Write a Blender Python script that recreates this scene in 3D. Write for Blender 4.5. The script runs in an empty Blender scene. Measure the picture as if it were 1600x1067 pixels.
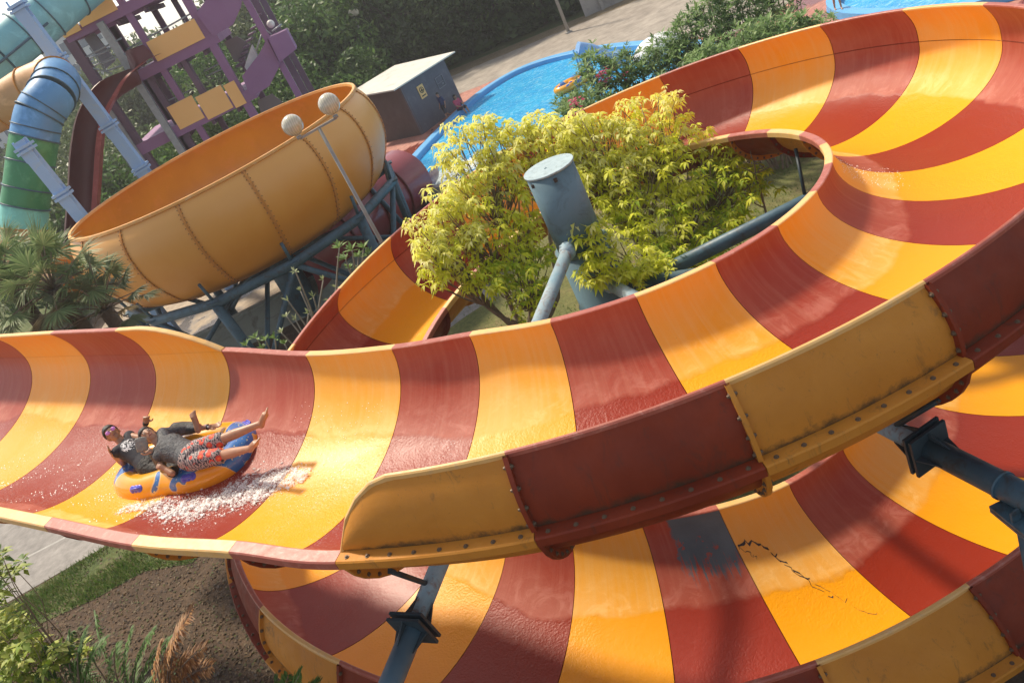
import bpy, bmesh, math, random
import numpy as np
from mathutils import Vector, Matrix
S = bpy.context.scene
COL = S.collection
R = math.radians
random.seed(7); RNG = np.random.default_rng(7)

# ---------------------------------------------------------------- camera, sky, sun
H = 9.6
F, ROLL, PITCH = 1328.0, R(26.585), R(26.45)
_f = np.array([0, math.cos(PITCH), -math.sin(PITCH)]); _u = np.array([0, math.sin(PITCH), math.cos(PITCH)]); _r = np.array([1., 0, 0])
RT = math.cos(ROLL)*_r - math.sin(ROLL)*_u
UP = math.sin(ROLL)*_r + math.cos(ROLL)*_u
cam = bpy.data.cameras.new('camera'); camo = bpy.data.objects.new('camera', cam); COL.objects.link(camo)
M = Matrix([[RT[i], UP[i], -_f[i]] for i in range(3)]).to_4x4(); M.translation = (0, 0, H)
camo.matrix_world = M
cam.lens = F/1600*36; cam.sensor_width = 36; cam.clip_start = 0.05; cam.clip_end = 3000
S.camera = camo
SUN_AZ = R(-30)      # from +y towards -x
SUN_EL = R(54)
w = bpy.data.worlds.new('World'); S.world = w; w.use_nodes = True
nt = w.node_tree; bg = nt.nodes['Background']
sky = nt.nodes.new('ShaderNodeTexSky'); sky.sky_type = 'NISHITA'; sky.sun_disc = False
sky.sun_elevation = SUN_EL; sky.sun_rotation = SUN_AZ; sky.air_density = 0.8; sky.dust_density = 1.3; sky.ozone_density = 1.0
hs = nt.nodes.new('ShaderNodeHueSaturation'); hs.inputs['Saturation'].default_value = .5   # humid, whitish tropical sky
nt.links.new(sky.outputs[0], hs.inputs['Color']); nt.links.new(hs.outputs[0], bg.inputs[0]); bg.inputs[1].default_value = 0.15
sl = bpy.data.lights.new('sun', 'SUN'); so = bpy.data.objects.new('sun', sl); COL.objects.link(so)
sl.energy = 3.35; sl.angle = R(4.5); sl.color = (1.0, 0.91, 0.77)
sd = Vector((math.sin(SUN_AZ)*math.cos(SUN_EL), math.cos(SUN_AZ)*math.cos(SUN_EL), math.sin(SUN_EL)))
so.rotation_euler = sd.to_track_quat('Z', 'Y').to_euler()
S.view_settings.view_transform = 'Standard'; S.view_settings.look = 'None'
S.view_settings.exposure = 0.52
S.view_settings.use_white_balance = True; S.view_settings.white_balance_temperature = 6950; S.view_settings.white_balance_tint = 10; S.view_settings.gamma = 1.0

def ray(x, y): return _f + RT*(x-800)/F - UP*(y-533.5)/F
def atz(x, y, z=0.0):
    d = ray(x, y); t = (z-H)/d[2]; return Vector((d[0]*t, d[1]*t, z))
def aty(x, y, Y):
    d = ray(x, y); t = Y/d[1]; return Vector((d[0]*t, Y, H+d[2]*t))

# ---------------------------------------------------------------- helpers
def setp(o, label=None, cat=None, group=None, kind=None):
    if label: o['label'] = label
    if cat: o['category'] = cat
    if group: o['group'] = group
    if kind: o['kind'] = kind
    return o
def empty(name, loc, label, cat, group=None):
    o = bpy.data.objects.new(name, None); COL.objects.link(o); o.location = loc; o.empty_display_size = .2
    return setp(o, label, cat, group)
def clone(o, parent=None):
    c = o.copy(); COL.objects.link(c)
    if parent is not None: c.parent = parent
    for ch in list(o.children): clone(ch, c)
    return c
class MB:
    def __init__(s): s.v = []; s.f = []; s.m = []; s.uv = {}; s.sm = []
    def add(s, vs, fs, mi=0, uv=None, smooth=False):
        b = len(s.v); s.v += [tuple(q) for q in vs]
        for k, f in enumerate(fs):
            s.f.append(tuple(b+i for i in f)); s.m.append(mi); s.sm.append(smooth)
            if uv is not None: s.uv[len(s.f)-1] = [uv[i] for i in f]
        return s
    def box(s, c, size, rot=None, mi=0):
        x, y, z = (q/2 for q in size)
        vs = [Vector((a*x, b*y, d*z)) for a in (-1, 1) for b in (-1, 1) for d in (-1, 1)]
        if rot is not None: vs = [rot @ q for q in vs]
        c = Vector(c); vs = [q+c for q in vs]
        return s.add(vs, [(0, 1, 3, 2), (4, 6, 7, 5), (0, 4, 5, 1), (2, 3, 7, 6), (0, 2, 6, 4), (1, 5, 7, 3)], mi)
    def bar(s, a, b, wx, wz, mi=0, up=(0, 0, 1)):
        a = Vector(a); b = Vector(b); d = b-a; L = d.length; d.normalize()
        side = d.cross(Vector(up))
        if side.length < 1e-3: side = Vector((1, 0, 0))
        side.normalize(); u2 = side.cross(d)
        return s.box((a+b)/2, (wx, L, wz), Matrix((side, d, u2)).transposed(), mi)
    def tube(s, path, r, seg=12, mi=0, caps=True, smooth=True, closed=False):
        path = [Vector(q) for q in path]; n = len(path)
        rs = r if hasattr(r, '__len__') else [r]*n
        t = [(path[min(i+1, n-1)]-path[max(i-1, 0)]).normalized() for i in range(n)]
        if closed: t = [(path[(i+1) % n]-path[i-1]).normalized() for i in range(n)]
        x = t[0].orthogonal().normalized(); vs = []
        for i in range(n):
            x = (x-t[i]*x.dot(t[i])); x.normalize(); y = t[i].cross(x)
            for k in range(seg):
                a = 2*math.pi*k/seg; vs.append(path[i]+(x*math.cos(a)+y*math.sin(a))*rs[i])
        fs = []
        for i in range(n-1 if not closed else n):
            j = (i+1) % n
            for k in range(seg):
                k2 = (k+1) % seg; fs.append((i*seg+k, i*seg+k2, j*seg+k2, j*seg+k))
        s.add(vs, fs, mi, smooth=smooth)
        if caps and not closed:
            b = len(s.v)-len(vs)
            for f in (tuple(b+k for k in range(seg))[::-1], tuple(b+(n-1)*seg+k for k in range(seg))):
                s.f.append(f); s.m.append(mi); s.sm.append(False)
        return s
    def sphere(s, c, r, seg=12, rings=8, mi=0, rot=None):
        rr = r if hasattr(r, '__len__') else (r, r, r); vs = []; c = Vector(c)
        for i in range(rings+1):
            p = math.pi*i/rings
            for k in range(seg):
                a = 2*math.pi*k/seg
                q = Vector((rr[0]*math.sin(p)*math.cos(a), rr[1]*math.sin(p)*math.sin(a), rr[2]*math.cos(p)))
                if rot is not None: q = rot @ q
                vs.append(q+c)
        fs = [(i*seg+k, (i+1)*seg+k, (i+1)*seg+(k+1) % seg, i*seg+(k+1) % seg) for i in range(rings) for k in range(seg)]
        return s.add(vs, fs, mi, smooth=True)
    def grid(s, rows, mi=0, uv=None, smooth=True, flip=False):
        n = len(rows); m = len(rows[0]); vs = [p for r_ in rows for p in r_]
        fs = [(i*m+j, i*m+j+1, (i+1)*m+j+1, (i+1)*m+j) for i in range(n-1) for j in range(m-1)]
        if flip: fs = [f[::-1] for f in fs]
        return s.add(vs, fs, mi, uv, smooth)
    def prism(s, pts, z0, z1, mi=0):
        n = len(pts); vs = [(p[0], p[1], z0) for p in pts]+[(p[0], p[1], z1) for p in pts]
        fs = [tuple(range(n))[::-1], tuple(range(n, 2*n))]+[(i, (i+1) % n, n+(i+1) % n, n+i) for i in range(n)]
        return s.add(vs, fs, mi)
    def plate(s, pts, thick, mi=0, off=(0, 1, 0)):
        pts = [Vector(p) for p in pts]; n = len(pts); o = Vector(off)*thick
        vs = pts+[p+o for p in pts]
        fs = [tuple(range(n)), tuple(range(n, 2*n))[::-1]]+[(i, n+i, n+(i+1) % n, (i+1) % n) for i in range(n)]
        return s.add(vs, fs, mi)
    def build(s, name, mats, parent=None, merge=False, **kw):
        me = bpy.data.meshes.new(name); me.from_pydata(s.v, [], s.f)
        if not isinstance(mats, (list, tuple)): mats = [mats]
        for m in mats: me.materials.append(m)
        me.polygons.foreach_set('material_index', s.m); me.polygons.foreach_set('use_smooth', s.sm)
        if s.uv:
            l = me.uv_layers.new(name='UVMap'); arr = np.zeros(len(me.loops)*2)
            for p in me.polygons:
                if p.index in s.uv:
                    for k, li in enumerate(p.loop_indices): arr[2*li:2*li+2] = s.uv[p.index][k]
            l.data.foreach_set('uv', arr)
        if merge:
            bm = bmesh.new(); bm.from_mesh(me); bmesh.ops.remove_doubles(bm, verts=bm.verts, dist=1e-4)
            bmesh.ops.recalc_face_normals(bm, faces=bm.faces); bm.to_mesh(me); bm.free()
        me.update()
        o = bpy.data.objects.new(name, me); COL.objects.link(o)
        if parent is not None:
            o.parent = parent
            # parents carry only a location: keep child geometry in world place
            off = Vector((0, 0, 0)); q = parent
            while q is not None: off += Vector(q.location); q = q.parent
            me.transform(Matrix.Translation(-off))
        setp(o, kw.get('label'), kw.get('cat'), kw.get('group'), kw.get('kind'))
        return o
def catmull(P, k=6):
    P = [Vector(p) for p in P]; out = []
    for i in range(len(P)-1):
        a = P[max(i-1, 0)]; b = P[i]; c = P[i+1]; d = P[min(i+2, len(P)-1)]
        for j in range(k):
            t = j/k
            out.append(.5*((2*b)+(c-a)*t+(2*a-5*b+4*c-d)*t*t+(3*b-a-3*c+d)*t*t*t))
    out.append(P[-1]); return out

# ---------------------------------------------------------------- materials
class NT:
    def __init__(s, name):
        s.mat = bpy.data.materials.new(name); s.mat.use_nodes = True; s.t = s.mat.node_tree
        s.b = s.t.nodes['Principled BSDF']; s.out = s.t.nodes['Material Output']
    def n(s, typ, **kw):
        x = s.t.nodes.new('ShaderNode'+typ)
        for k, v in kw.items():
            if k in x.inputs: x.inputs[k].default_value = v
            else: setattr(x, k, v)
        return x
    def l(s, a, b): s.t.links.new(a, b)
    def noise(s, scale, det=4, rough=.55, vec=None, dist=0.0):
        x = s.n('TexNoise'); x.inputs['Scale'].default_value = scale; x.inputs['Detail'].default_value = det
        x.inputs['Roughness'].default_value = rough; x.inputs['Distortion'].default_value = dist
        if vec is None: vec = s.objco()
        s.l(vec, x.inputs['Vector']); return x.outputs['Fac']
    def objco(s):
        if not hasattr(s, '_o'): s._o = s.n('TexCoord').outputs['Object']
        return s._o
    def ramp(s, fac, stops):
        x = s.n('ValToRGB'); e = x.color_ramp.elements
        while len(e) < len(stops): e.new(.5)
        for i, (p, c) in enumerate(stops):
            e[i].position = p; e[i].color = (c, c, c, 1) if not hasattr(c, '__len__') else (*c, 1)
        s.l(fac, x.inputs[0]); return x.outputs[0]
    def mix(s, fac, a, b, mode='MIX'):
        x = s.n('Mix', data_type='RGBA', blend_type=mode)
        for i, v in ((0, fac), (6, a), (7, b)):
            if hasattr(v, 'is_linked'): s.l(v, x.inputs[i])
            elif hasattr(v, '__len__'): x.inputs[i].default_value = (*v, 1)
            else: x.inputs[i].default_value = v
        return x.outputs[2]
    def math(s, op, a, b=0.0, c=None):
        x = s.n('Math', operation=op)
        for i, v in enumerate((a, b, c)):
            if v is None: continue
            if hasattr(v, 'is_linked'): s.l(v, x.inputs[i])
            else: x.inputs[i].default_value = v
        return x.outputs[0]
    def bump(s, h, strength=.3, dist=.02):
        x = s.n('Bump'); x.inputs['Strength'].default_value = strength; x.inputs['Distance'].default_value = dist
        s.l(h, x.inputs['Height']); s.l(x.outputs[0], s.b.inputs['Normal'])
    def set(s, **kw):
        for k, v in kw.items():
            k = k.replace('_', ' ')
            if hasattr(v, 'is_linked'): s.l(v, s.b.inputs[k])
            elif hasattr(v, '__len__') and len(v) == 3: s.b.inputs[k].default_value = (*v, 1)
            else: s.b.inputs[k].default_value = v
        return s
def paint(name, col, col2=None, rough=.5, scale=3, bump=.1, spots=0, coat=0, metal=0, dirt=None):
    m = NT(name); c2 = col2 or tuple(x*.72 for x in col)
    a = m.ramp(m.noise(scale, 6, .6), [(.3, col), (.7, c2)])
    if dirt:
        a = m.mix(m.ramp(m.noise(scale*2.3, 8, .7, dist=.6), [(.52, 0.0), (.66, .8)]), a, dirt)
    m.set(Base_Color=a, Roughness=m.ramp(m.noise(scale*3, 4), [(.3, rough*.8), (.7, min(1, rough*1.2))]), Coat_Weight=coat, Metallic=metal)
    m.b.inputs['Coat Roughness'].default_value = .08
    if bump: m.bump(m.noise(scale*14, 5, .6), bump, .01)
    return m.mat

def flume_inside(name, col, worn, wetcol, patch=False):
    """gelcoat: dry and hazy on the walls, wet and saturated along the bottom"""
    m = NT(name); uv = m.n('UVMap').outputs[0]
    sp = m.n('SeparateXYZ'); m.l(uv, sp.inputs[0]); u, v = sp.outputs[0], sp.outputs[1]
    dv = m.math('ABSOLUTE', m.math('SUBTRACT', v, .53))
    edge = m.math('ADD', dv, m.math('MULTIPLY', m.math('SUBTRACT', m.noise(.55, 5, .55), .5), .20))
    wet = m.ramp(edge, [(.195, 1.0), (.210, 0.0)])
    # streaks that run down the walls
    mp = m.n('Mapping'); mp.inputs['Scale'].default_value = (14, 1.4, 1); m.l(uv, mp.inputs[0])
    streak = m.noise(1.0, 8, .7, mp.outputs[0], .3)
    cloud = m.noise(.9, 8, .62, None, .4)
    base = m.mix(m.ramp(cloud, [(.32, 0.0), (.70, .62)]), col, worn)
    base = m.mix(m.ramp(streak, [(.47, 0.0), (.68, .5)]), base, worn)
    # scuffs just above the water line
    band = m.ramp(dv, [(.16, 0.0), (.22, 1.0), (.34, 0.0)])
    sc = m.math('MULTIPLY', band, m.ramp(m.noise(3.2, 9, .72, None, .8), [(.49, 0.0), (.6, .35)]))
    base = m.mix(sc, base, tuple(min(1, x*1.2+.08) for x in worn))
    full = m.mix(wet, base, wetcol)
    # froth specks and streaks carried by the running water on the entry run
    fro = m.math('MULTIPLY', m.math('MULTIPLY', wet, m.math('LESS_THAN', u, .9)), m.math('MULTIPLY', m.ramp(m.noise(46, 5, .7), [(.54, 0.0), (.66, .75)]), m.ramp(m.noise(1.3, 4, .6), [(.40, 0.0), (.62, 1.0)])))
    mp4 = m.n('Mapping'); mp4.inputs['Scale'].default_value = (3, 60, 1); m.l(uv, mp4.inputs[0])
    flow = m.math('MULTIPLY', wet, m.ramp(m.noise(1.0, 6, .7, mp4.outputs[0], .4), [(.60, 0.0), (.80, .06)]))
    full = m.mix(m.math('MAXIMUM', fro, flow), full, tuple(min(1, x*.4+.5) for x in wetcol))
    # grime specks
    sp2 = m.ramp(m.noise(38, 3, .5), [(.70, 0.0), (.78, .3)])
    full = m.mix(sp2, full, tuple(x*.4 for x in col))
    if patch:
        n1 = m.math('MULTIPLY', m.math('SUBTRACT', m.noise(3.0, 8, .75), .5), .42)
        mp3 = m.n('Mapping'); mp3.inputs['Scale'].default_value = (26, 1.2, 1); m.l(uv, mp3.inputs[0])
        streaky = m.math('MULTIPLY', m.math('SUBTRACT', m.noise(1.0, 5, .75, mp3.outputs[0]), .5), .42)
        uu = m.math('FRACT', u)
        e1 = m.math('SUBTRACT', m.math('ADD', uu, n1), .30)
        e2 = m.math('SUBTRACT', .235, m.math('ADD', v, m.math('ADD', m.math('MULTIPLY', n1, .5), streaky)))
        hole = m.math('MULTIPLY', m.math('GREATER_THAN', m.noise(5.5, 6, .7), .60), m.math('GREATER_THAN', v, .08))
        inside = m.math('MULTIPLY', m.ramp(m.math('MINIMUM', e1, e2), [(0.0, 0.0), (.035, 1.0)]), m.math('SUBTRACT', 1.0, m.math('MULTIPLY', hole, .8)))
        full = m.mix(inside, full, m.ramp(cloud, [(.3, (.075, .10, .115)), (.7, (.14, .19, .215))]))
    rough = m.mix(wet, m.ramp(cloud, [(.3, .42), (.7, .6)]), (.38, .38, .38))
    m.set(Base_Color=full, Roughness=rough)
    m.b.inputs['Specular IOR Level'].default_value = .27
    # ripples of running water only where it is wet, gelcoat orange peel elsewhere
    mp2 = m.n('Mapping'); mp2.inputs['Scale'].default_value = (10, 34, 1); m.l(uv, mp2.inputs[0])
    rip = m.math('MULTIPLY', m.math('ADD', m.noise(34, 3, .6), m.math('MULTIPLY', m.noise(1, 5, .6, mp2.outputs[0]), .8)), m.math('MULTIPLY', wet, 1.0))
    pe = m.math('MULTIPLY', m.noise(12, 4, .6), .35)
    m.bump(m.math('ADD', m.math('MULTIPLY', rip, m.ramp(m.noise(.8, 3), [(.4, .15), (.6, 1.0)])), pe), .55, .014)
    return m.mat
YEL = (.86, .37, .02); RED = (.33, .044, .022)
M_yin = flume_inside('yellow_gelcoat', YEL, (.84, .50, .16), (.88, .36, .008))
M_rin = flume_inside('red_gelcoat', RED, (.44, .15, .10), (.27, .026, .009))
M_rinp = flume_inside('red_gelcoat_patched', RED, (.44, .15, .10), (.30, .035, .02), True)
def hull(name, col, col2, dirt):
    m = NT(name)
    a = m.ramp(m.noise(1.6, 8, .65, None, .5), [(.3, col), (.7, col2)])
    mp = m.n('Mapping'); mp.inputs['Scale'].default_value = (1.0, 1.0, .25); m.l(m.objco(), mp.inputs[0])
    a = m.mix(m.ramp(m.noise(5, 9, .75, mp.outputs[0], 1.0), [(.56, 0.0), (.70, .75)]), a, dirt)
    a = m.mix(m.ramp(m.noise(30, 3, .6), [(.66, 0.0), (.75, .45)]), a, dirt)
    uvn = m.n('UVMap').outputs[0]; sp = m.n('SeparateXYZ'); m.l(uvn, sp.inputs[0])
    vv = m.math('ADD', sp.outputs[1], m.math('MULTIPLY', m.math('SUBTRACT', m.noise(7, 7, .75), .5), -.10))
    gr = m.math('MULTIPLY', m.math('GREATER_THAN', sp.outputs[1], 1.0), m.ramp(m.math('SUBTRACT', vv, 1.0), [(.0, .85), (.028, 0.0)]))
    a = m.mix(gr, a, (.045, .035, .02))
    m.set(Base_Color=a, Roughness=m.ramp(m.noise(6, 5), [(.3, .5), (.7, .72)])); m.b.inputs['Specular IOR Level'].default_value = .3
    m.bump(m.noise(26, 6, .65), .22, .012); return m.mat
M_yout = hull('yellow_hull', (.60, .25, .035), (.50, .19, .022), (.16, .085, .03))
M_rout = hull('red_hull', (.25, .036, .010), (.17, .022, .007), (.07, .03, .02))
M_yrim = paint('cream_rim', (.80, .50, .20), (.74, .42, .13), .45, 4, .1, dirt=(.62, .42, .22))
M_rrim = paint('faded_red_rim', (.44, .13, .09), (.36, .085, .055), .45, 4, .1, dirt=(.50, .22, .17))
M_steel = paint('blue_steel', (.065, .14, .19), (.04, .09, .13), .5, 2.2, .15, dirt=(.05, .05, .045))
M_steelfade = paint('peeling_blue_steel', (.20, .34, .42), (.38, .44, .46), .6, 3.5, .25, dirt=(.22, .09, .045))
M_pylon = paint('pylon_blue', (.13, .23, .28), (.10, .185, .23), .55, 1.4, .12, dirt=(.085, .14, .165))
M_cap = paint('pale_cap', (.40, .50, .52), (.30, .40, .43), .6, 5, .2, dirt=(.2, .25, .25))
M_bolt = paint('bolt_steel', (.20, .14, .09), (.10, .06, .035), .6, 20, 0, metal=.3)
M_dark = paint('dark_steel', (.02, .022, .025), (.05, .035, .025), .6, 6, .1)
# ---------------------------------------------------------------- the big yellow and red helical water slide
CX, CY = 1.610, 12.0
PH, DE = -0.831, 0.2613
def lerp_t(T, n):
    if n <= T[0][0]: return T[0][1]
    for (a, x), (b, y) in zip(T, T[1:]):
        if n <= b: return x+(y-x)*(n-a)/(b-a)
    return T[-1][1]
ZI = [(0, 5.598), (15, 4.023), (17, 3.67), (19, 3.36), (22, 2.90), (24, 2.57), (26, 2.27), (28, 1.83), (31, 1.40)]
ZB = [(0, 5.558), (15, 3.983), (17, 3.67), (19, 3.36), (22, 2.86), (24, 2.50), (26, 2.0), (28, 1.56), (31, 1.10)]
ZE = [(0, 6.194), (15, 4.619), (17, 4.27), (19, 3.92), (23, 3.33), (24, 3.18), (26, 2.62), (28, 2.20), (31, 1.72)]
RE = [(0, 6.72), (15, 6.72), (17, 6.5), (18, 6.40), (19, 6.42), (23, 6.66), (26, 6.6), (28, 6.5), (31, 6.7)]
LEFT = {0: ((-1.32, 9.27, 5.60), (-3.15, 6.94, 5.56)), -1: ((-2.42, 10.08, 5.70), (-4.28, 7.76, 5.66)), -2: ((-3.70, 11.40, 5.81), (-5.57, 8.92, 5.77)),
        -3: ((-5.02, 12.55, 5.91), (-6.98, 10.2, 5.87)), -4: ((-6.40, 13.80, 6.02), (-8.4, 11.45, 5.98)), -5: ((-7.85, 15.1, 6.12), (-9.85, 12.75, 6.08)), -6: ((-9.3, 16.4, 6.23), (-11.3, 14.05, 6.2)), -7: ((-10.8, 17.7, 6.3), (-12.8, 15.35, 6.3))}
def ctrl(n):
    if n <= 0: a, b = LEFT[max(n, -7)]; return Vector(a), Vector(b)
    if n <= 31:
        an = PH+n*DE; s = Vector((math.sin(an), -math.cos(an), 0)); c = Vector((CX, CY, 0))
        return c+s*3.747+Vector((0, 0, lerp_t(ZI, n))), c+s*6.92+Vector((0, 0, lerp_t(ZB, n)))
    an = PH+31*DE; t = Vector((math.cos(an), math.sin(an), 0)); a, b = ctrl(31)
    k = n-31; dz = Vector((0, 0, -.10*k)); return a+t*1.6*k+dz, b+t*1.6*k+dz
def cr(f, n):
    i = math.floor(n); t = n-i
    if t < 1e-9: return f(i)
    P = [f(i+k) for k in (-1, 0, 1, 2)]; out = []
    for a, b, c, d in zip(*P):
        out.append(.5*((2*b)+(c-a)*t+(2*a-5*b+4*c-d)*t*t+(3*b-a-3*c+d)*t*t*t))
    return out
def rails(n): return cr(ctrl, n)
def exth(n):          # outer side panel height factor
    if n < 1.0: return 0
    if n < 1.42: return max(.02, math.sin(math.pi/2*(n-1)/.42)**.75)
    if n < 30: return 1
    return max(0, 31-n)
def ext_top(n):
    an = PH+n*DE; _, b = rails(n)
    if n <= 31: s = Vector((math.sin(an), -math.cos(an), 0)); e = Vector((CX, CY, 0))+s*lerp_t(RE, n); e.z = lerp_t(ZE, n)
    else: e = b+Vector((0, 0, .6))
    return b+(e-b)*exth(n)
def iexth(n):         # far side panel on the straight entry
    if n > -2.0: return 0
    if n > -2.75: return max(.02, math.sin(math.pi/2*(-2-n)/.75)**.8)
    return 1
def iext_top(n):
    a, b = rails(n); o = (a-b); o.z = 0; o.normalize()
    return a+(-o*.20+Vector((0, 0, .58)))*iexth(n)
DEP = 0.88
def surf(n, v, off=0.0):
    a, b = rails(n); mdl = (a+b)/2; h = (a-b)/2; th = math.pi*v; hl = h.length
    p = mdl+h*math.cos(th)+Vector((0, 0, -DEP*math.sin(th)))
    if off:
        nn = h.normalized()*(math.cos(th)*DEP)+Vector((0, 0, -math.sin(th)*hl)); nn.normalize(); p = p+nn*off
    return p
def wall_curve(b, e, out, k, bulge=.07):   # point on a panel between b and top e
    return b+(e-b)*k+out*(bulge*math.sin(math.pi*k)*min(1, (e-b).length/.4))
NU = 10; NV = 32
slide = empty('water_slide', (CX, CY, 0), 'giant open water slide in yellow and red stripes coiling twice around the blue pylon', 'water slide')
def strip_rim(n0, n1, side, which, lw, mats, parent, name='rim', label=None):
    mb = MB(); rows = []
    for i in range(NU+1):
        n = n0+(n1-n0)*i/NU; a, b = rails(n); o = (b-a) if side > 0 else (a-b); o.z = 0; o.normalize()
        p = which(n); w_ = lw(n) if callable(lw) else lw
        rows.append([p+Vector((0, 0, -.01)), p+Vector((0, 0, .012)), p+o*.012+Vector((0, 0, .02)), p+o*w_+Vector((0, 0, .014)), p+o*(w_+.012)+Vector((0, 0, 0)), p+o*(w_+.012)+Vector((0, 0, -.075)), p+o*w_+Vector((0, 0, -.085)), p+o*(w_-.012)+Vector((0, 0, -.01)), p+o*.01+Vector((0, 0, -.015))])
    mb.grid(rows, 0, smooth=False)
    for r_ in (rows[0], rows[-1]): mb.add(r_, [tuple(range(9))])
    o_ = mb.build(name, mats, parent, merge=True)
    if label: o_['label'] = label
    return o_
BOLTS = []; MANY = MB(); _bm = {}
def bolt(mb, p, nrm, r=.022, h=.022):
    if isinstance(mb, str): return BOLTS.append((Vector(p), Vector(nrm).normalized(), r, h))
    nrm = Vector(nrm).normalized(); mb.tube([Vector(p)-nrm*.004, Vector(p)+nrm*h], [r, r*.85], 6, smooth=False)
    mb.tube([Vector(p), Vector(p)+nrm*.006], r*1.6, 8, smooth=False)
def place_bolts(parent, limit=100):
    """single bolts as objects sharing one mesh; anything beyond the limit goes into one mass"""
    global BOLTS
    for p, nn, r, h in BOLTS:
        if place_bolts.n >= limit: bolt(MANY, p, nn, r, h); continue
        place_bolts.n += 1; key = (r, h)
        if key not in _bm:
            q = MB(); q.tube([Vector((0, 0, -.004)), Vector((0, 0, h))], [r, r*.85], 6, smooth=False); q.tube([Vector((0, 0, 0)), Vector((0, 0, .006))], r*1.6, 8, smooth=False); o = q.build('bolt', M_bolt); _bm[key] = o.data; bpy.data.objects.remove(o)
        o = bpy.data.objects.new('bolt', _bm[key]); COL.objects.link(o); o.parent = parent
        off = Vector(slide.location); o.location = p-off; o.rotation_euler = nn.to_track_quat('Z', 'Y').to_euler()
    BOLTS = []
place_bolts.n = 0
for n in [1, 2, 3, 4, 27, 28, 26]+[k for k in range(-7, 36) if k not in (1, 2, 3, 4, 26, 27, 28)]:
    yel = n % 2 == 1
    cname = 'yellow' if yel else 'red'
    mi = M_yin if yel else (M_rinp if n == 26 else M_rin); mo = M_yout if yel else M_rout; mr = M_yrim if yel else M_rrim
    mb = MB(); ri = []; ro = []; uv = []
    g = .004
    for i in range(NU+1):
        nn = n+g+(1-2*g)*i/NU
        ri.append([surf(nn, j/NV) for j in range(NV+1)]); ro.append([surf(nn, j/NV, .022) for j in range(NV+1)])
        uv += [(n+i/NU, j/NV) for j in range(NV+1)]
    mb.grid(ri, 0, uv, flip=True); mb.grid(ro, 1, uv)
    for k in (0, -1): mb.grid([ri[k], ro[k]], 1, smooth=False)
    sec = mb.build('flume_section', [mi, mo], slide); sec['label'] = cname+' striped flume section'
    # rims (part of the section)
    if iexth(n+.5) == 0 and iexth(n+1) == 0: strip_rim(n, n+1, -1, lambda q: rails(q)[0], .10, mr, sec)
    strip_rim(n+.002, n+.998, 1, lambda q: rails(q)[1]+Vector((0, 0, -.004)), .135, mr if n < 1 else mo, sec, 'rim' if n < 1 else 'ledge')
    # joint flange hanging below the hull
    mb = MB(); fr = []
    for dn in (-.012, .012):
        fr.append([surf(n+dn, j/24, .024) for j in range(25)]); fr.append([surf(n+dn, j/24, .024+.085) for j in range(25)])
    mb.grid([fr[0], fr[1]], 0); mb.grid([fr[2], fr[3]], 0); mb.grid([fr[1], fr[3]], 0)
    fl = mb.build('joint_flange', mo, sec)
    if n <= 5 or 8 <= n <= 12 or n >= 21:
        mb = MB()
        for j in range(1, 24):
            p = surf(n+.012, j/24, .07); q = surf(n+.05, j/24, .07); bolt(MANY, p, q-p, .014, .02)
            p = surf(n-.012, j/24, .07); q = surf(n-.05, j/24, .07); bolt(MANY, p, q-p, .014, .02)
    # outer side panel
    if 1 <= n < 31:
        mb = MB(); ri = []; ro = []; uv = []; K = 8; top = []
        for i in range(NU+1):
            nn = n+g+(1-2*g)*i/NU
            if n == 1: nn = n+g+(1-2*g)*(i/NU)**1.6
            a, b = rails(nn); o = (b-a); o.z = 0; o.normalize(); b = b+Vector((0, 0, .018)); e = ext_top(nn)
            ri.append([wall_curve(b, e, o, k/K) for k in range(K+1)]); ro.append([wall_curve(b, e, o, k/K)+o*.018 for k in range(K+1)])
            uv += [(nn, 1+.25*k/K) for k in range(K+1)]
        mb.grid(ri, 0, uv, flip=True); mb.grid(ro, 1, uv)
        for k in (0, -1): mb.grid([ri[k], ro[k]], 1, smooth=False)
        sp_ = mb.build('side_panel', [mi, mo], slide); sp_['label'] = cname+' raised outer side panel'
        lw = lambda q: .028 if q < 5 else (.028+.06*min(1, (q-5)/2.5) if q < 21 else .088-.05*min(1, (q-21)/3))
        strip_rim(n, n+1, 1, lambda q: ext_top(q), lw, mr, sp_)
        # vertical joint rib and bolts along ledge
        mb = MB()
        a, b = rails(n); o = (b-a); o.z = 0; o.normalize(); e = ext_top(n); t = rails(n+.05)[1]-b; t.z = 0; t.normalize()
        if n > 1:
            A = [wall_curve(b, e, o, k/K)+o*.018 for k in range(K+1)]
            for sgn in (-1, 1):
                P0 = [q+t*sgn*.02 for q in A]; P1 = [q+o*.055+t*sgn*.02 for q in A]
                mb.grid([P0, P1]);
            mb.grid([[q+o*.055-t*.02 for q in A], [q+o*.055+t*.02 for q in A]])
            mb.build('joint_rib', mo, sp_)
        mb = MB()
        if n > 1:
            for k in (1, 3, 5, 7):
                q = wall_curve(b, e, o, k/K)+o*.045; bolt('', q-t*.02, -t, .015, .022); bolt('', q+t*.02, t, .015, .022)
        for k in range(8):
            nn = n+(k+.5)/8; a, b = rails(nn); o = (b-a); o.z = 0; o.normalize()
            bolt('', b+o*.09+Vector((0, 0, .012)), (0, 0, 1), .014, .018)
        place_bolts(sp_)
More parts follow.
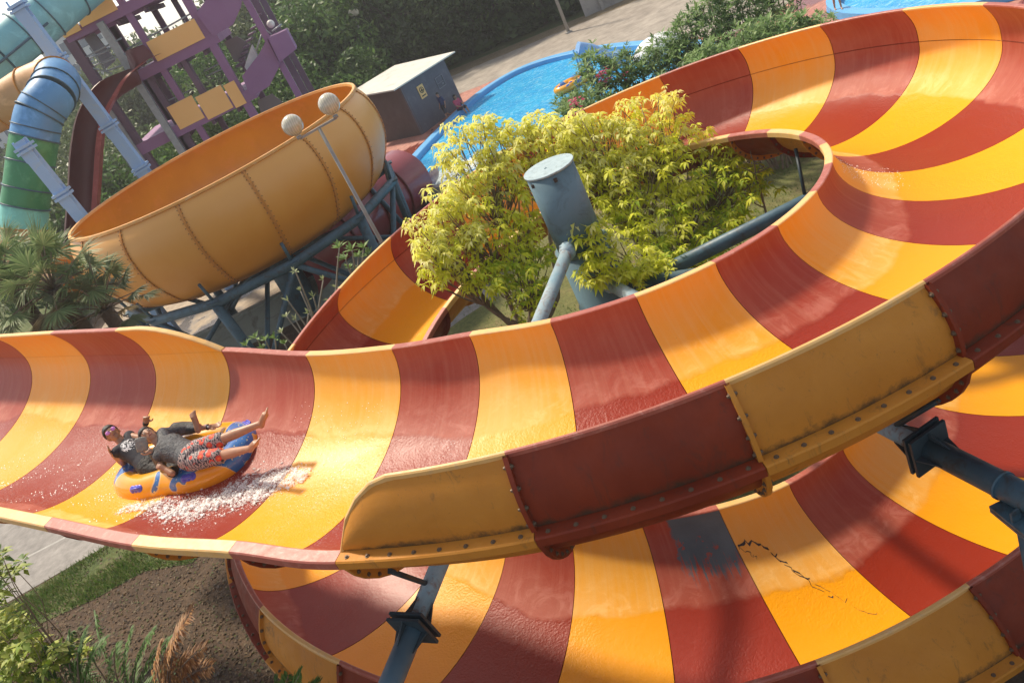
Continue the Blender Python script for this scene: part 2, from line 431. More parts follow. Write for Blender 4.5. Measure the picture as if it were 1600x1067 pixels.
    # far side panel on the entry
    if n <= -3:
        mb = MB(); ri = []; ro = []; uv = []; K = 8
        for i in range(NU+1):
            nn = n+g+(1-2*g)*i/NU
            if n == -3: nn = -2-g-(1-2*g)*((NU-i)/NU)**1.6
            a, b = rails(nn); o = (a-b); o.z = 0; o.normalize(); e = iext_top(nn); a = a+Vector((0, 0, .003))
            ri.append([wall_curve(a, e, o, k/K, .05) for k in range(K+1)]); ro.append([wall_curve(a, e, o, k/K, .05)+o*.018 for k in range(K+1)])
            uv += [(nn, -.25*k/K) for k in range(K+1)]
        mb.grid(ri, 0, uv); mb.grid(ro, 1, uv, flip=True)
        sp_ = mb.build('side_panel', [mi, mo], slide); sp_['label'] = cname+' raised far side panel'
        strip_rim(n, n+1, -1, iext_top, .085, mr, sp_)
MANY.build('bolts', M_bolt, slide, kind='stuff')
# crack on the lower yellow section
def crack(pts, w_):
    P = catmull(pts, 6); rows = []
    for i, q in enumerate(P):
        ww = w_*(1-.8*i/len(P))*(.5+1.0*random.random()); q = q+Vector((random.gauss(0, .012), random.gauss(0, .006), 0))
        rows.append([surf(q[0], q[1]-ww, -.003), surf(q[0], q[1]+ww, -.003)])
    return rows
mb = MB()
mb.grid(crack([(27.02, .17, 0), (27.18, .165, 0), (27.30, .19, 0), (27.42, .26, 0), (27.50, .33, 0), (27.60, .40, 0)], .0065))
mb.grid(crack([(27.36, .23, 0), (27.48, .31, 0), (27.62, .38, 0), (27.72, .45, 0), (27.83, .50, 0)], .002))
mb.grid(crack([(27.02, .17, 0), (27.1, .20, 0), (27.16, .225, 0)], .002))
cr_ = mb.build('crack', M_dark, slide); cr_['label'] = 'long dark crack in the yellow lower section'

# ---------------------------------------------------------------- pylon and support arms
pyl = empty('pylon', (CX, CY, 0), 'thick blue steel pylon with a pale flat cap rising through the yellow tree', 'pylon')
mb = MB(); mb.tube([(CX, CY, 0), (CX, CY, 4.55)], .405, 40); mb.tube([(CX, CY, 4.55), (CX, CY, 4.60)], .425, 40); mb.tube([(CX, CY, 4.6), (CX, CY, 5.88)], .37, 40)
mb.tube([(CX, CY, 3.55), (CX, CY, 3.58)], .43, 40)
mb.build('column', M_pylon, pyl)
mb = MB(); mb.tube([(CX, CY, 5.882), (CX, CY, 5.912)], .388, 40); mb.tube([(CX-.05, CY-.02, 5.912), (CX-.05, CY-.02, 5.925)], .02, 8); mb.build('cap', M_cap, pyl)
mb = MB(); mb.box((CX-.03, CY-.378, 5.80), (.05, .03, .06)); mb.box((CX-.34, CY-.17, 5.80), (.04, .05, .05)); mb.build('slot', M_dark, pyl)
def plane_hit(px, py, an):
    d = ray(px, py); s = Vector((math.sin(an), -math.cos(an)))
    # d.xy*t = C + s*r
    det = d[0]*(-s.y)-(-s.x)*d[1]
    t = (CX*(-s.y)-(-s.x)*CY)/det; return Vector((d[0]*t, d[1]*t, H+d[2]*t))
def radial(an, r, z): return Vector((CX+math.sin(an)*r, CY-math.cos(an)*r, z))
def flange_pair(mb, p, d, s):
    d = d.normalized(); side = d.cross(Vector((0, 0, 1))).normalized(); u2 = side.cross(d); rot = Matrix((side, d, u2)).transposed()
    for q in (-.035, .035): mb.box(p+d*q, (s, .03, s), rot)
    for a, b in ((1, 0), (-1, 0), (0, 1), (0, -1)):
        ax = side*a+u2*b
        for q in (-1, 1):
            base = p+d*q*.052; v0 = base+ax*.12; v1 = base+ax*s*.48; v2 = base+ax*.12+d*q*.22
            th = (side*b+u2*a)*.008
            mb.add([v0-th, v1-th, v2-th, v0+th, v1+th, v2+th], [(0, 1, 2), (5, 4, 3), (0, 3, 4, 1), (1, 4, 5, 2), (2, 5, 3, 0)])
def arm(deg, zin, zout, rout, split=None, post=None, r1=.105, r2=.105, outmat=None, label=''):
    an = R(deg); root = pyl
    a = radial(an, .36, zin)
    p = lambda r_: radial(an, r_, zin+(zout-zin)*(r_-.36)/(rout-.36))
    d = (p(rout)-a).normalized()
    mb = MB(); mb.tube([a, p(split or rout)], r1, 20)
    mb.sphere(p(.5), .13); mb.build('arm', M_steelfade if split else M_steel, pyl)['label'] = label
    if split:
        mb = MB(); flange_pair(mb, p(split), d, .40); mb.build('flange', M_dark2, pyl)
        mb = MB(); mb.tube([p(split+.03), p(rout)], r2, 24)
        if post: mb.tube([p(post-.25)+Vector((0, 0, 0)), p(post-.22)], r2+.012, 24)
        mb.build('arm', outmat or M_steel, pyl)['label'] = 'outer length of blue support arm'
    if post:
        q = p(post); mb = MB(); z1 = q.z-.14
        mb.tube([(q.x, q.y, 0), (q.x, q.y, z1-.03)], .13, 24); mb.box((q.x, q.y, z1-.03), (.42, .42, .03)); mb.box((q.x, q.y, z1+.01), (.42, .42, .03))
        for ang in (0, 90, 180, 270):
            rot = Matrix.Rotation(R(ang)+an, 3, 'Z'); mb.box(Vector((q.x, q.y, z1+.07))+rot @ Vector((.16, 0, 0)), (.09, .02, .12), rot)
        mb.build('post', M_steel, pyl)
    return p
M_dark2 = paint('dark_blue_plate', (.03, .055, .07), (.02, .035, .045), .55, 3, .12)
_z = lambda px, py, deg: plane_hit(px, py, R(deg)).z
pA = arm(-35, 4.76, 3.63, 9.0, 6.55, None, .098, .115, paint('light_blue_steel', (.16, .30, .40), (.10, .20, .28), .5, 2, .12), 'peeling blue arm running down and left under the flume')
pB = arm(11.5, 3.98, 3.98, 8.9, 6.45, 7.45, .098, .115, None, 'peeling blue arm running right under the flume')
pC = arm(50, 3.76, 3.70, 7.4, None, 7.3, .12, .12, None, 'dark blue arm close under the inner rim')
pD = arm(90, 3.53, 3.50, 6.8, None, 6.7, .12, .12, None, 'dark blue arm crossing the grassy middle')
for p, rr, n, v in ((pA, 6.12, 1.02, .80), (pB, 6.12, 4.0, .80), (pD, 3.55, 9.6, .12), (pC, 3.9, 6.6, .15)):
    mb = MB(); q = p(rr); mb.tube([q+Vector((0, 0, .09)), surf(n, v, .06)], .028, 10)
    mb.build('hanger', M_dark2, pyl)
mb = MB(); q = radial(R(-35), .40, 4.70)
mb.tube([q+Vector((-.05, 0, .16)), q+Vector((-.07, -.05, .1)), q+Vector((-.12, -.1, .14))], .03, 8); mb.box(q+Vector((-.02, -.02, .14)), (.2, .12, .03), Matrix.Rotation(.5, 3, 'Z')); mb.build('bracket', M_steelfade, pyl)
# ---------------------------------------------------------------- ground, paving, pool
def ground_mat(name, stops, scale, bump=.6, bd=.04, wet=None, rough=.95, fine=None):
    m = NT(name); a = m.ramp(m.noise(scale, 9, .68, None, .3), stops)
    b = m.ramp(m.noise(scale*9, 6, .7), [(.3, .62), (.7, 1.25)])
    a = m.mix(1.0, a, b, 'MULTIPLY')
    if fine: a = m.mix(m.ramp(m.noise(scale*5, 4, .7), [(.55, 0.0), (.66, .7)]), a, fine)
    m.set(Roughness=rough)
    if wet:
        ww = m.ramp(m.noise(wet[0], 6, .6, None, .5), [(wet[1], 0.0), (wet[1]+.06, 1.0)])
        a = m.mix(ww, a, wet[2]); m.set(Roughness=m.mix(ww, (rough,)*3, (.22,)*3))
    m.set(Base_Color=a); m.bump(m.noise(scale*16, 6, .75), bump, bd); return m.mat
M_soil = ground_mat('soil_litter', [(.30, (.045, .028, .016)), (.5, (.095, .058, .034)), (.62, (.125, .08, .046)), (.75, (.065, .07, .025))], .45, .9, .06, fine=(.15, .10, .06))
M_grass = ground_mat('grass_floor', [(.3, (.05, .08, .02)), (.52, (.10, .13, .035)), (.68, (.17, .15, .07))], .8, .8, .05)
M_road = ground_mat('grey_paving', [(.35, (.24, .225, .21)), (.65, (.30, .28, .26))], .25, .25, .01, rough=.85)
M_roadfar = ground_mat('dusty_road', [(.35, (.30, .26, .22)), (.65, (.37, .33, .28))], .12, .2, .01, rough=.9)
M_pink = ground_mat('pink_deck', [(.35, (.42, .17, .13)), (.65, (.50, .235, .18))], .5, .2, .01, wet=(.35, .52, (.20, .045, .032)), rough=.7)
M_basin = ground_mat('wet_concrete', [(.3, (.34, .26, .18)), (.7, (.44, .35, .25))], .3, .3, .015, wet=(.22, .47, (.10, .075, .055)), rough=.8)
M_plaster = paint('white_plaster', (.58, .54, .46), (.42, .40, .34), .8, 1.2, .2, dirt=(.22, .2, .16))
M_kerbgreen = paint('pale_green_concrete', (.30, .35, .31), (.22, .26, .24), .85, .8, .2, dirt=(.14, .14, .12))
xs = [(-900+i*60) for i in range(31)]
mb = MB(); mb.box((0, 500, -.5), (1800, 1300, 1)); mb.box((0, -170, -.5), (1800, 39.9, 1))
mb = MB(); mb.add([(-300, -200, 0), (240, -200, 0), (240, 390, 0), (-300, 390, 0)], [(0, 1, 2, 3)])
mb.build('ground', M_soil, kind='structure')
def sheet(name, pts, z, mat, kind='structure'):
    mb = MB(); mb.add([(p[0], p[1], z) for p in pts], [tuple(range(len(pts)))]); o = mb.build(name, mat, kind=kind)
    if o.data.polygons[0].normal.z < 0: o.data.flip_normals()
    return o
# grassy strips on the far side, and the area behind the tower
sheet('grass_field', [(-80, 44), (-3, 44), (2, 52), (60, 48), (120, 60), (120, 130), (-140, 130), (-140, 44)], .004, M_grass)
# bottom-left road and verge
e0, e1 = atz(0, 948), atz(169, 851); dr = (e1-e0).normalized(); nr = Vector((-dr.y, dr.x, 0))
if nr.dot(Vector((-1, 1, 0))) < 0: nr = -nr
A, B = e0-dr*30, e0+dr*6.5
sheet('road', [A, B, B+nr*9, A+nr*9], .008, M_road)
mb = MB(); l0 = atz(30, 877); l1 = atz(92, 845); dl = (l1-l0).normalized(); sl_ = Vector((-dl.y, dl.x, 0))*.045
for q in (l0-dl*20, ): mb.add([(q-sl_)+Vector((0, 0, .012)), (l0+dl*5-sl_)+Vector((0, 0, .012)), (l0+dl*5+sl_)+Vector((0, 0, .012)), (q+sl_)+Vector((0, 0, .012))], [(0, 1, 2, 3)])
mb.build('road_line', paint('line_paint', (.42, .41, .38), (.33, .32, .3), .8, 3), kind='structure')
vg = [atz(*p) for p in ((-60, 1010), (40, 985), (150, 935), (225, 893), (300, 880), (330, 850), (300, 800), (169, 851), (100, 893), (0, 952), (-60, 985))]
sheet('grass_verge', vg, .012, M_grass)
def blades(name, poly, n, hmin, hmax, wd, cols, label=None, kind='stuff'):
    P = [(p[0], p[1]) for p in poly]; x0, x1 = min(p[0] for p in P), max(p[0] for p in P); y0, y1 = min(p[1] for p in P), max(p[1] for p in P)
    def ins(x, y):
        c = False; j = len(P)-1
        for i in range(len(P)):
            if (P[i][1] > y) != (P[j][1] > y) and x < (P[j][0]-P[i][0])*(y-P[i][1])/(P[j][1]-P[i][1])+P[i][0]: c = not c
            j = i
        return c
    vs = []; fs = []; cc = []; t = 0
    while len(fs) < n and t < n*12:
        t += 1; x, y = random.uniform(x0, x1), random.uniform(y0, y1)
        if not ins(x, y): continue
        if math.sin(x*2.3+1.7*math.sin(y*1.9))+math.sin(y*2.9+x) < random.uniform(-1.6, 1.2): continue
        a = random.uniform(0, 6.28); h = random.uniform(hmin, hmax); lx, ly = random.gauss(0, .45)*h, random.gauss(0, .45)*h
        c, s = math.cos(a)*wd, math.sin(a)*wd; b = len(vs)
        vs += [(x-c, y-s, 0), (x+c, y+s, 0), (x+lx, y+ly, h)]; fs.append((b, b+1, b+2)); cc.append(random.choice(cols))
    return leafmesh(name, np.array(vs), np.array(fs), np.array(cc), label=label, kind=kind)
M_leaf = None
def leaf_material(tr_=.3, nm='foliage'):
    m = NT(nm); at = m.n('Attribute', attribute_name='Col').outputs['Color']
    c = m.mix(m.ramp(m.noise(2.2, 3), [(.3, 0.0), (.7, .35)]), at, m.mix(1.0, at, (.6, .7, .5), 'MULTIPLY'))
    m.set(Base_Color=c, Roughness=.5)
    m.b.inputs['Specular IOR Level'].default_value = .35
    tr = m.n('BsdfTranslucent'); m.l(c, tr.inputs[0]); mx = m.n('MixShader'); mx.inputs[0].default_value = tr_
    m.l(m.b.outputs[0], mx.inputs[1]); m.l(tr.outputs[0], mx.inputs[2]); m.l(mx.outputs[0], m.out.inputs[0]); return m.mat
M_leaf = leaf_material(.30)
def leafmesh(name, V, Fa, C, label=None, kind=None, parent=None, mat=None):
    """V verts, Fa (n,k) faces, C (n,3) colour per face"""
    me = bpy.data.meshes.new(name); k = Fa.shape[1]; nf = len(Fa)
    me.vertices.add(len(V)); me.vertices.foreach_set('co', np.ascontiguousarray(V, dtype=np.float32).ravel())
    me.loops.add(nf*k); me.loops.foreach_set('vertex_index', Fa.astype(np.int32).ravel())
    me.polygons.add(nf); me.polygons.foreach_set('loop_start', np.arange(0, nf*k, k, dtype=np.int32)); me.polygons.foreach_set('loop_total', np.full(nf, k, dtype=np.int32))
    me.update(calc_edges=True)
    at = me.color_attributes.new('Col', 'FLOAT_COLOR', 'CORNER'); cc = np.ones((nf*k, 4), dtype=np.float32); cc[:, :3] = np.repeat(C, k, axis=0); at.data.foreach_set('color', cc.ravel())
    me.materials.append(mat or M_leaf)
    o = bpy.data.objects.new(name, me); COL.objects.link(o)
    if parent is not None:
        o.parent = parent; me.transform(Matrix.Translation(-Vector(parent.location)))
    setp(o, label, None, None, kind); return o
GR = [(.10, .20, .03), (.14, .24, .05), (.18, .22, .07), (.08, .15, .03), (.24, .24, .10)]
blades('grass', vg, 9000, .05, .16, .012, GR)
cg = [Vector((CX+math.cos(a)*3.9, CY+math.sin(a)*3.9, 0)) for a in np.linspace(0, 6.28, 30)[:-1]]
cg2 = [Vector((CX+1.5+math.cos(a)*9.5, CY+4+math.sin(a)*9.5, 0)) for a in np.linspace(0, 6.28, 30)[:-1]]
sheet('lawn', cg2, .004, ground_mat('lawn_floor', [(.3, (.10, .12, .03)), (.5, (.16, .16, .05)), (.66, (.24, .17, .09))], .9, .8, .04))
blades('grass', cg2, 14000, .03, .10, .010, GR)
# grey footpath behind the inner lawn
sheet('path', [atz(560, 560), atz(700, 470), atz(760, 445), atz(780, 460), atz(720, 500), atz(640, 560)], .010, M_road)
# basin floor beneath the bowl
bs = [atz(*p) for p in ((60, 560), (340, 548), (560, 440), (650, 372), (700, 330), (625, 322), (560, 300))]
bs = [Vector((-17, 30, 0)), atz(340, 552), atz(565, 440), atz(640, 380), atz(700, 320), atz(622, 320), Vector((-4, 43, 0)), Vector((-17, 43, 0))]
sheet('concrete_floor', bs, .014, M_basin)
k0, k1 = atz(335, 552), atz(590, 425)
kd = (k1-k0).normalized(); ks = Vector((-kd.y, kd.x, 0))
if ks.y < 0: ks = -ks
o = MB(); q = [k0-kd*4, k1+kd*1.2, k1+kd*1.2+ks*.35, k0-kd*4+ks*.35]
o.add([(p.x, p.y, 0) for p in q]+[(p.x+ks.x*.0, p.y, .85) for p in q], [(3, 2, 1, 0), (4, 5, 6, 7), (0, 1, 5, 4), (1, 2, 6, 5), (2, 3, 7, 6), (3, 0, 4, 7)])
q2 = [k0-kd*4-ks*.9, k1+kd*1.2-ks*.9, k1+kd*1.2, k0-kd*4]
o.add([(q2[0].x, q2[0].y, 0), (q2[1].x, q2[1].y, 0), (q2[2].x, q2[2].y, .78), (q2[3].x, q2[3].y, .78)], [(0, 1, 2, 3)])
ko = o.build('retaining_wall', M_kerbgreen); setp(ko, 'low sloping pale green concrete wall edging the wet floor under the orange bowl', 'wall')
# white wall in front of the red tube mouth
a0, a1 = atz(620, 330), atz(735, 300); mb = MB(); dd = (a1-a0).normalized(); a1 = a0+dd*4
mb.bar(a0+Vector((0, 0, .3)), a1+Vector((0, 0, .3)), .35, .6)
setp(mb.build('low_wall', M_plaster), 'low white wall at the pool end beside the red tube mouth', 'wall')
# far road
sheet('far_road', [Vector(p) for p in ((-6, 53.4, 0), (2, 53.4, 0), (5.2, 51.6, 0), (7.5, 50.9, 0), (10.2, 48.6, 0), (12.2, 44.5, 0), (13.4, 40, 0), (14.5, 36.5, 0), (17, 36.6, 0), (22, 40, 0), (30, 36, 0), (45, 26, 0), (60, 40, 0), (40, 46, 0), (24, 51.5, 0), (16, 53.8, 0), (10, 56.8, 0), (4.3, 59.3, 0), (-6, 62, 0))], .010, M_roadfar)
sheet('grass_bank', [Vector(p) for p in ((-6, 62, 0), (4.3, 59.2, 0), (10, 56.7, 0), (16, 53.7, 0), (24, 51.4, 0), (40, 46, 0), (60, 40, 0), (60, 46, 0), (40, 49, 0), (24, 53, 0), (16, 56, 0), (10, 59, 0), (4, 62, 0), (-6, 66, 0))], .02, ground_mat('dry_verge', [(.3, (.20, .15, .08)), (.6, (.26, .20, .12))], .4))
# deck
sheet('pool_deck', [Vector(p) for p in ((-6, 52.4, 0), (-6, 43, 0), (-1.9, 36, 0), (-1.2, 34, 0), (4, 27, 0), (12, 22, 0), (30, 22, 0), (34, 30, 0), (24, 38, 0), (16, 45.6, 0), (10, 50.2, 0), (5.4, 52.9, 0))], .006, M_pink)
# pool
pool = catmull([Vector(p) for p in ((-1.2, 38.6, 0), (-.75, 41.3, 0), (1.7, 45.4, 0), (4.35, 48.8, 0), (6.9, 50.0, 0), (9.0, 49.0, 0), (10.9, 46.0, 0), (12.2, 42.5, 0), (13.2, 38, 0), (13.5, 33, 0), (12.8, 28.6, 0), (8, 26.6, 0), (3, 28.6, 0), (0, 32.5, 0), (-1.0, 35.4, 0), (-1.2, 38.6, 0))], 6)[:-1]
def pool_mat():
    m = NT('pool_water'); a = m.ramp(m.noise(.5, 5, .6, None, .8), [(.35, (.015, .33, .70)), (.65, (.04, .46, .80))])
    a = m.mix(m.ramp(m.noise(2.2, 6, .6, None, 2.5), [(.52, 0.0), (.66, .55)]), a, (.40, .78, .90))
    m.set(Base_Color=a, Roughness=.12); m.b.inputs['Specular IOR Level'].default_value = .4
    m.bump(m.noise(2.4, 5, .6, None, 1.2), .5, .12); return m.mat
M_water = pool_mat(); M_bluepaint = paint('blue_pool_paint', (.13, .42, .74), (.10, .36, .68), .5, 1.5, .1)
sheet('pool_water', pool, .03, M_water)
def coping(name, P, w_, h, parent=None):
    mb = MB(); rows = []
    n = len(P)
    for i in range(n):
        t = (P[(i+1) % n]-P[i-1]).normalized(); o = Vector((t.y, -t.x, 0))
        c = sum(P, Vector())/n
        if o.dot(P[i]-c) < 0: o = -o
        P_ = P[i]-o*(w_+.04)
        rows.append([P_+Vector((0, 0, -.2)), P_+Vector((0, 0, h-.03)), P_+o*.03+Vector((0, 0, h)), P_+o*w_+Vector((0, 0, h)), P_+o*(w_+.04)+Vector((0, 0, -.2))])
    rows.append(rows[0]); mb.grid(rows, 0, smooth=False); return mb.build(name, M_bluepaint, parent, merge=True)
po = coping('pool_wall', pool, .5, .28); setp(po, 'curved blue painted rim wall around the splash pool', 'pool wall')
pr = [Vector(p) for p in ((17.3, 26, 0), (16.7, 29, 0), (16.6, 31.5, 0), (17.6, 33.8, 0), (20, 35, 0), (28, 36, 0), (30, 26, 0), (24, 22, 0))]
pr = catmull(pr+[pr[0]], 5)[:-1]
sheet('pool_water', pr, .03, M_water)
po = coping('pool_wall', pr, .5, .3); setp(po, 'blue rim wall of the second pool at the upper right corner', 'pool wall')

# ---------------------------------------------------------------- shed
sh = empty('shed', (0.7, 46.6, 0), 'small dark grey shed with a white overhanging slanted roof beside the pool', 'shed')
c0 = Vector((.7, 46.6, 0)); c1 = Vector((3.6, 49.2, 0)); c2 = c1+Vector((-2.8, 3.2, 0)); c3 = Vector((-1.9, 49.9, 0))
M_shedf = paint('grey_render', (.115, .115, .14), (.095, .095, .118), .8, .8, .1, dirt=(.15, .15, .17)); M_sheds = paint('brown_render', (.11, .085, .08), (.09, .07, .066), .8, .8, .1)
def wallquad(a, b, ha, hb, th=.12, mat=None, name='wall', label=None):
    d = (b-a).normalized(); o = Vector((-d.y, d.x, 0))*th; mb = MB()
    mb.add([a, b, b+Vector((0, 0, hb)), a+Vector((0, 0, ha)), a+o, b+o, b+o+Vector((0, 0, hb)), a+o+Vector((0, 0, ha))], [(0, 1, 2, 3), (7, 6, 5, 4), (0, 4, 5, 1), (1, 5, 6, 2), (2, 6, 7, 3), (3, 7, 4, 0)])
    x = mb.build(name, mat, sh)
    if label: x['label'] = label
wallquad(c0, c1, 2.75, 2.65, mat=M_shedf, label='grey front wall'); wallquad(c3, c0-(c0-c3).normalized()*.005, 2.75, 2.75, mat=M_sheds, label='brown side wall')
wallquad(c2, c3, 2.65, 2.75, mat=M_sheds); wallquad(c1, c2, 2.65, 2.65, mat=M_sheds)
rp = [aty(537, 143, 50.6), aty(628, 138, 46.2), aty(719, 80, 49.0), aty(655, 95, 53)]
rp[0].z = 2.86; rp[1].z = 2.86; rp[2].z = 2.86; rp[3].z = 2.86
mb = MB(); mb.plate([Vector((c0.x-.35, c0.y-.75, 2.80)), Vector((c1.x+.75, c1.y-.1, 2.70)), Vector((c2.x+.3, c2.y+.8, 2.95)), Vector((c3.x-.75, c3.y+.1, 3.05))], .07, off=(0, 0, 1))
mb.build('roof', paint('white_roof', (.68, .66, .58), (.58, .56, .5), .6, .6, .1, dirt=(.45, .42, .36)), sh)
fd = (c1-c0).normalized(); fo = Vector((fd.y, -fd.x, 0))
def on_front(u, z, off=.02): return c0+fd*u+fo*off+Vector((0, 0, z))
mb = MB(); mb.plate([on_front(1.05, 1.55), on_front(1.55, 1.55), on_front(1.55, 2.25), on_front(1.05, 2.25)], .03, off=fo)
sg = mb.build('sign', paint('cream_board', (.85, .55, .22), (.8, .5, .2), .6), sh); sg['label'] = 'small cream notice with a dark round pictogram'
mb = MB()
for (u, z, r_) in ((1.3, 1.98, .15),):
    mb.tube([on_front(u+r_*math.cos(a), z+r_*math.sin(a), .056) for a in np.linspace(0, 6.28, 20)], .02, 6)
mb.box(on_front(1.3, 1.98, .056), (.05, .02, .2)); mb.box(on_front(1.3, 1.68, .056), (.32, .02, .06), Matrix.Rotation(math.atan2(fd.y, fd.x), 3, 'Z'))
mb.box(on_front(1.3, 1.95, .056), (.2, .02, .05), Matrix.Rotation(math.atan2(fd.y, fd.x), 3, 'Z'))
mb.build('pictogram', M_dark, sg)
mb = MB(); M_vent = paint('grey_frame', (.22, .22, .25), (.18, .18, .2), .6)
rz = Matrix.Rotation(math.atan2(fd.y, fd.x), 3, 'Z')
for (u, z, sx, sz) in ((2.9, 2.05, .62, .04), (2.9, 1.45, .62, .04), (2.6, 1.75, .04, .6), (3.2, 1.75, .04, .6), (2.9, 1.72, .5, .02)): mb.box(on_front(u, z, .03), (sx, .04, sz), rz)
mb.box(on_front(3.02, 1.6, .03), (.14, .04, .10), rz)
wd_ = mb.build('window_frame', M_vent, sh)
# red tube that ends in the pool
rt = empty('red_tube', (-1.6, 36.8, 0), 'dark red enclosed tube running out from under the bowl into the pool', 'water slide tube')
M_redt = paint('red_tube_paint', (.30, .045, .05), (.24, .03, .035), .35, 1.2, .08, coat=.4)
tp = [Vector((-8.5, 30.0, 1.6)), Vector((-6, 31.6, 1.45)), Vector((-4.3, 33.2, 1.3)), Vector((-2.6, 35.2, 1.15)), Vector((-1.45, 37.2, 1.05))]
tp = [atz(455, 425, 1.35), atz(520, 375, 1.35), atz(565, 337, 1.3), atz(603, 306, 1.3), atz(632, 282, 1.25)]
pt = catmull(tp, 6)
for i in range(4):
    seg = pt[i*6:i*6+7]; mb = MB(); mb.tube(seg, 1.3, 28, caps=False)
    ts = mb.build('tube_section', M_redt, rt)
    mb = MB(); q = seg[-1]; d = (seg[-1]-seg[-2]).normalized(); mb.tube([q-d*.04, q+d*.04], 1.38, 28); 
    if i < 3: mb.build('joint_ring', paint('red_ring', (.2, .03, .03)), ts)
mb = MB(); d = (pt[-1]-pt[-2]).normalized(); sd_ = Vector((d.y, -d.x, 0)); rows = []
for i in range(7):
    a0_, rows_ = None, []
    for k in range(15):
        th = math.pi*(1.0+k/14.0); rows_.append(pt[-1]+d*(i*.22)+(sd_*math.cos(th)+Vector((0, 0, 1))*math.sin(th))*1.2*(1-.05*i))
    rows.append(rows_)
mb.grid(rows); mb.grid([[q+Vector((0, 0, -.04)) for q in r_] for r_ in rows]); mb.build('chute_lip', M_redt, rt)
mb = MB(); mb.tube([pt[-1]-d*.05, pt[-1]+d*.01], 1.24, 28); mb.build('mouth', M_dark, rt)
rows = []; cc = pt[-1]+d*1.2; vs = []; fs = []; col = []
q0 = atz(668, 295, .06); q1 = atz(735, 255, .06)
for i in range(1500):
    t = random.random(); c = q0.lerp(q1, t)+Vector((random.gauss(0, .35+.2*t), random.gauss(0, .35+.2*t), 0)); s_ = random.uniform(.03, .12); b = len(vs); z = random.random()**2*.25*(1-t)+.05
    vs += [(c.x-s_, c.y-s_, z), (c.x+s_, c.y-s_*.6, z+.02), (c.x, c.y+s_, z+.03)]; fs.append((b, b+1, b+2)); col.append((.85, .9, .92))
leafmesh('splash', np.array(vs), np.array(fs), np.array(col), kind='stuff')

def inverge(p): return (p-e0).dot(nr) > -.1
# leaf litter and clods on the soil
V = []; Fa = []; Cc = []
for i in range(9000):
    px, py = random.uniform(-40, 480), random.uniform(845, 1090); p = atz(px, py, 0)
    if inverge(p): continue
    s_ = random.uniform(.012, .05); b = len(V); a = random.uniform(0, 6.28); z = random.uniform(.0, .02)
    V += [(p.x+math.cos(a)*s_, p.y+math.sin(a)*s_, z), (p.x-math.sin(a)*s_*.5, p.y+math.cos(a)*s_*.5, z+s_*.6), (p.x-math.cos(a)*s_, p.y-math.sin(a)*s_, z), (p.x+math.sin(a)*s_*.5, p.y-math.cos(a)*s_*.5, z+s_*.15)]
    Fa.append((b, b+1, b+2, b+3)); Cc.append(random.choice([(.16, .10, .055), (.10, .065, .04), (.24, .17, .10), (.07, .045, .03), (.20, .12, .06), (.12, .13, .04)]))
leafmesh('leaf_litter', np.array(V), np.array(Fa), np.array(Cc), kind='stuff')
# ---------------------------------------------------------------- orange bowl
BX, BY = -5.88, 28.7
bowl = empty('bowl_slide', (BX, BY, 0), 'huge open orange fibreglass bowl on a dark blue steel frame', 'bowl slide')
M_bin = paint('orange_inside', (.64, .30, .012), (.54, .235, .010), .4, .5, .05, coat=.2, dirt=(.66, .28, .04))
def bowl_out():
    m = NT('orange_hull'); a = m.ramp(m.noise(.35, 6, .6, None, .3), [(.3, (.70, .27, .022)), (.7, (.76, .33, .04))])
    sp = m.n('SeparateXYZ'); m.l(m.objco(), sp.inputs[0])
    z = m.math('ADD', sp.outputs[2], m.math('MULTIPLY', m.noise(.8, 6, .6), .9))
    lit_top = m.ramp(m.math('MULTIPLY', z, .15), [(.70, 0.0), (.88, .55)])  # sunlight on the upward-facing top of the hull, put into the colour
    a = m.mix(lit_top, a, (.84, .48, .16)); m.set(Base_Color=a, Roughness=.42); m.bump(m.noise(9, 4), .08, .02); return m.mat
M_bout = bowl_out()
prof = catmull([Vector(p) for p in ((5.12, 0, 6.0), (5.36, 0, 5.62), (5.47, 0, 5.05), (5.38, 0, 4.4), (5.03, 0, 3.75), (4.55, 0, 3.25), (3.4, 0, 2.9), (1.6, 0, 2.7), (.5, 0, 2.6))], 4)
N = 16; phi0 = R(-90-6)
def bp(r, z, a):
    r *= .974; return Vector((BX+r*math.cos(a), BY+r*math.sin(a), z))
nbolt = 0; BM = MB()
for k in range(N):
    mb = MB(); ri = []; ro = []
    for i in range(7):
        a = phi0+2*math.pi*(k+i/6)/N; ri.append([bp(p.x-.03, p.z+.02, a) for p in prof]); ro.append([bp(p.x, p.z, a) for p in prof])
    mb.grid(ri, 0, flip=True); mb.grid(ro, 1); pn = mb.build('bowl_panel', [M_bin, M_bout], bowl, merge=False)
    mb = MB(); a = phi0+2*math.pi*k/N; rr = []
    for da in (-.006, .006): rr.append([bp(p.x+.01, p.z, a+da) for p in prof[:30]]); rr.append([bp(p.x+.04, p.z-.005, a+da) for p in prof[:30]])
    mb.grid([rr[0], rr[1]]); mb.grid([rr[1], rr[3]]); mb.grid([rr[3], rr[2]]); sm_ = mb.build('seam_flange', paint('seam', (.64, .27, .04), (.52, .20, .035), .6, 9) if k == 0 else bpy.data.materials['seam'], pn)
    if -R(180) < ((a+math.pi) % (2*math.pi)-math.pi) < 0:
        mrb = bpy.data.materials.get('rusty_bolt') or paint('rusty_bolt', (.32, .15, .05), (.20, .09, .035), .6, 9)
        for j in range(1, 26):
            p = prof[j]
            for da in (-.011, .011):
                q = bp(p.x+.03, p.z, a+da)
                if da < 0 and -R(140) < ((a+math.pi) % (2*math.pi)-math.pi) < -R(50) and nbolt < 96:
                    nbolt += 1; m_ = MB(); m_.sphere(q, .017, 6, 4); m_.build('bolt', mrb, sm_)
                else: BM.sphere(q, .017, 6, 4)
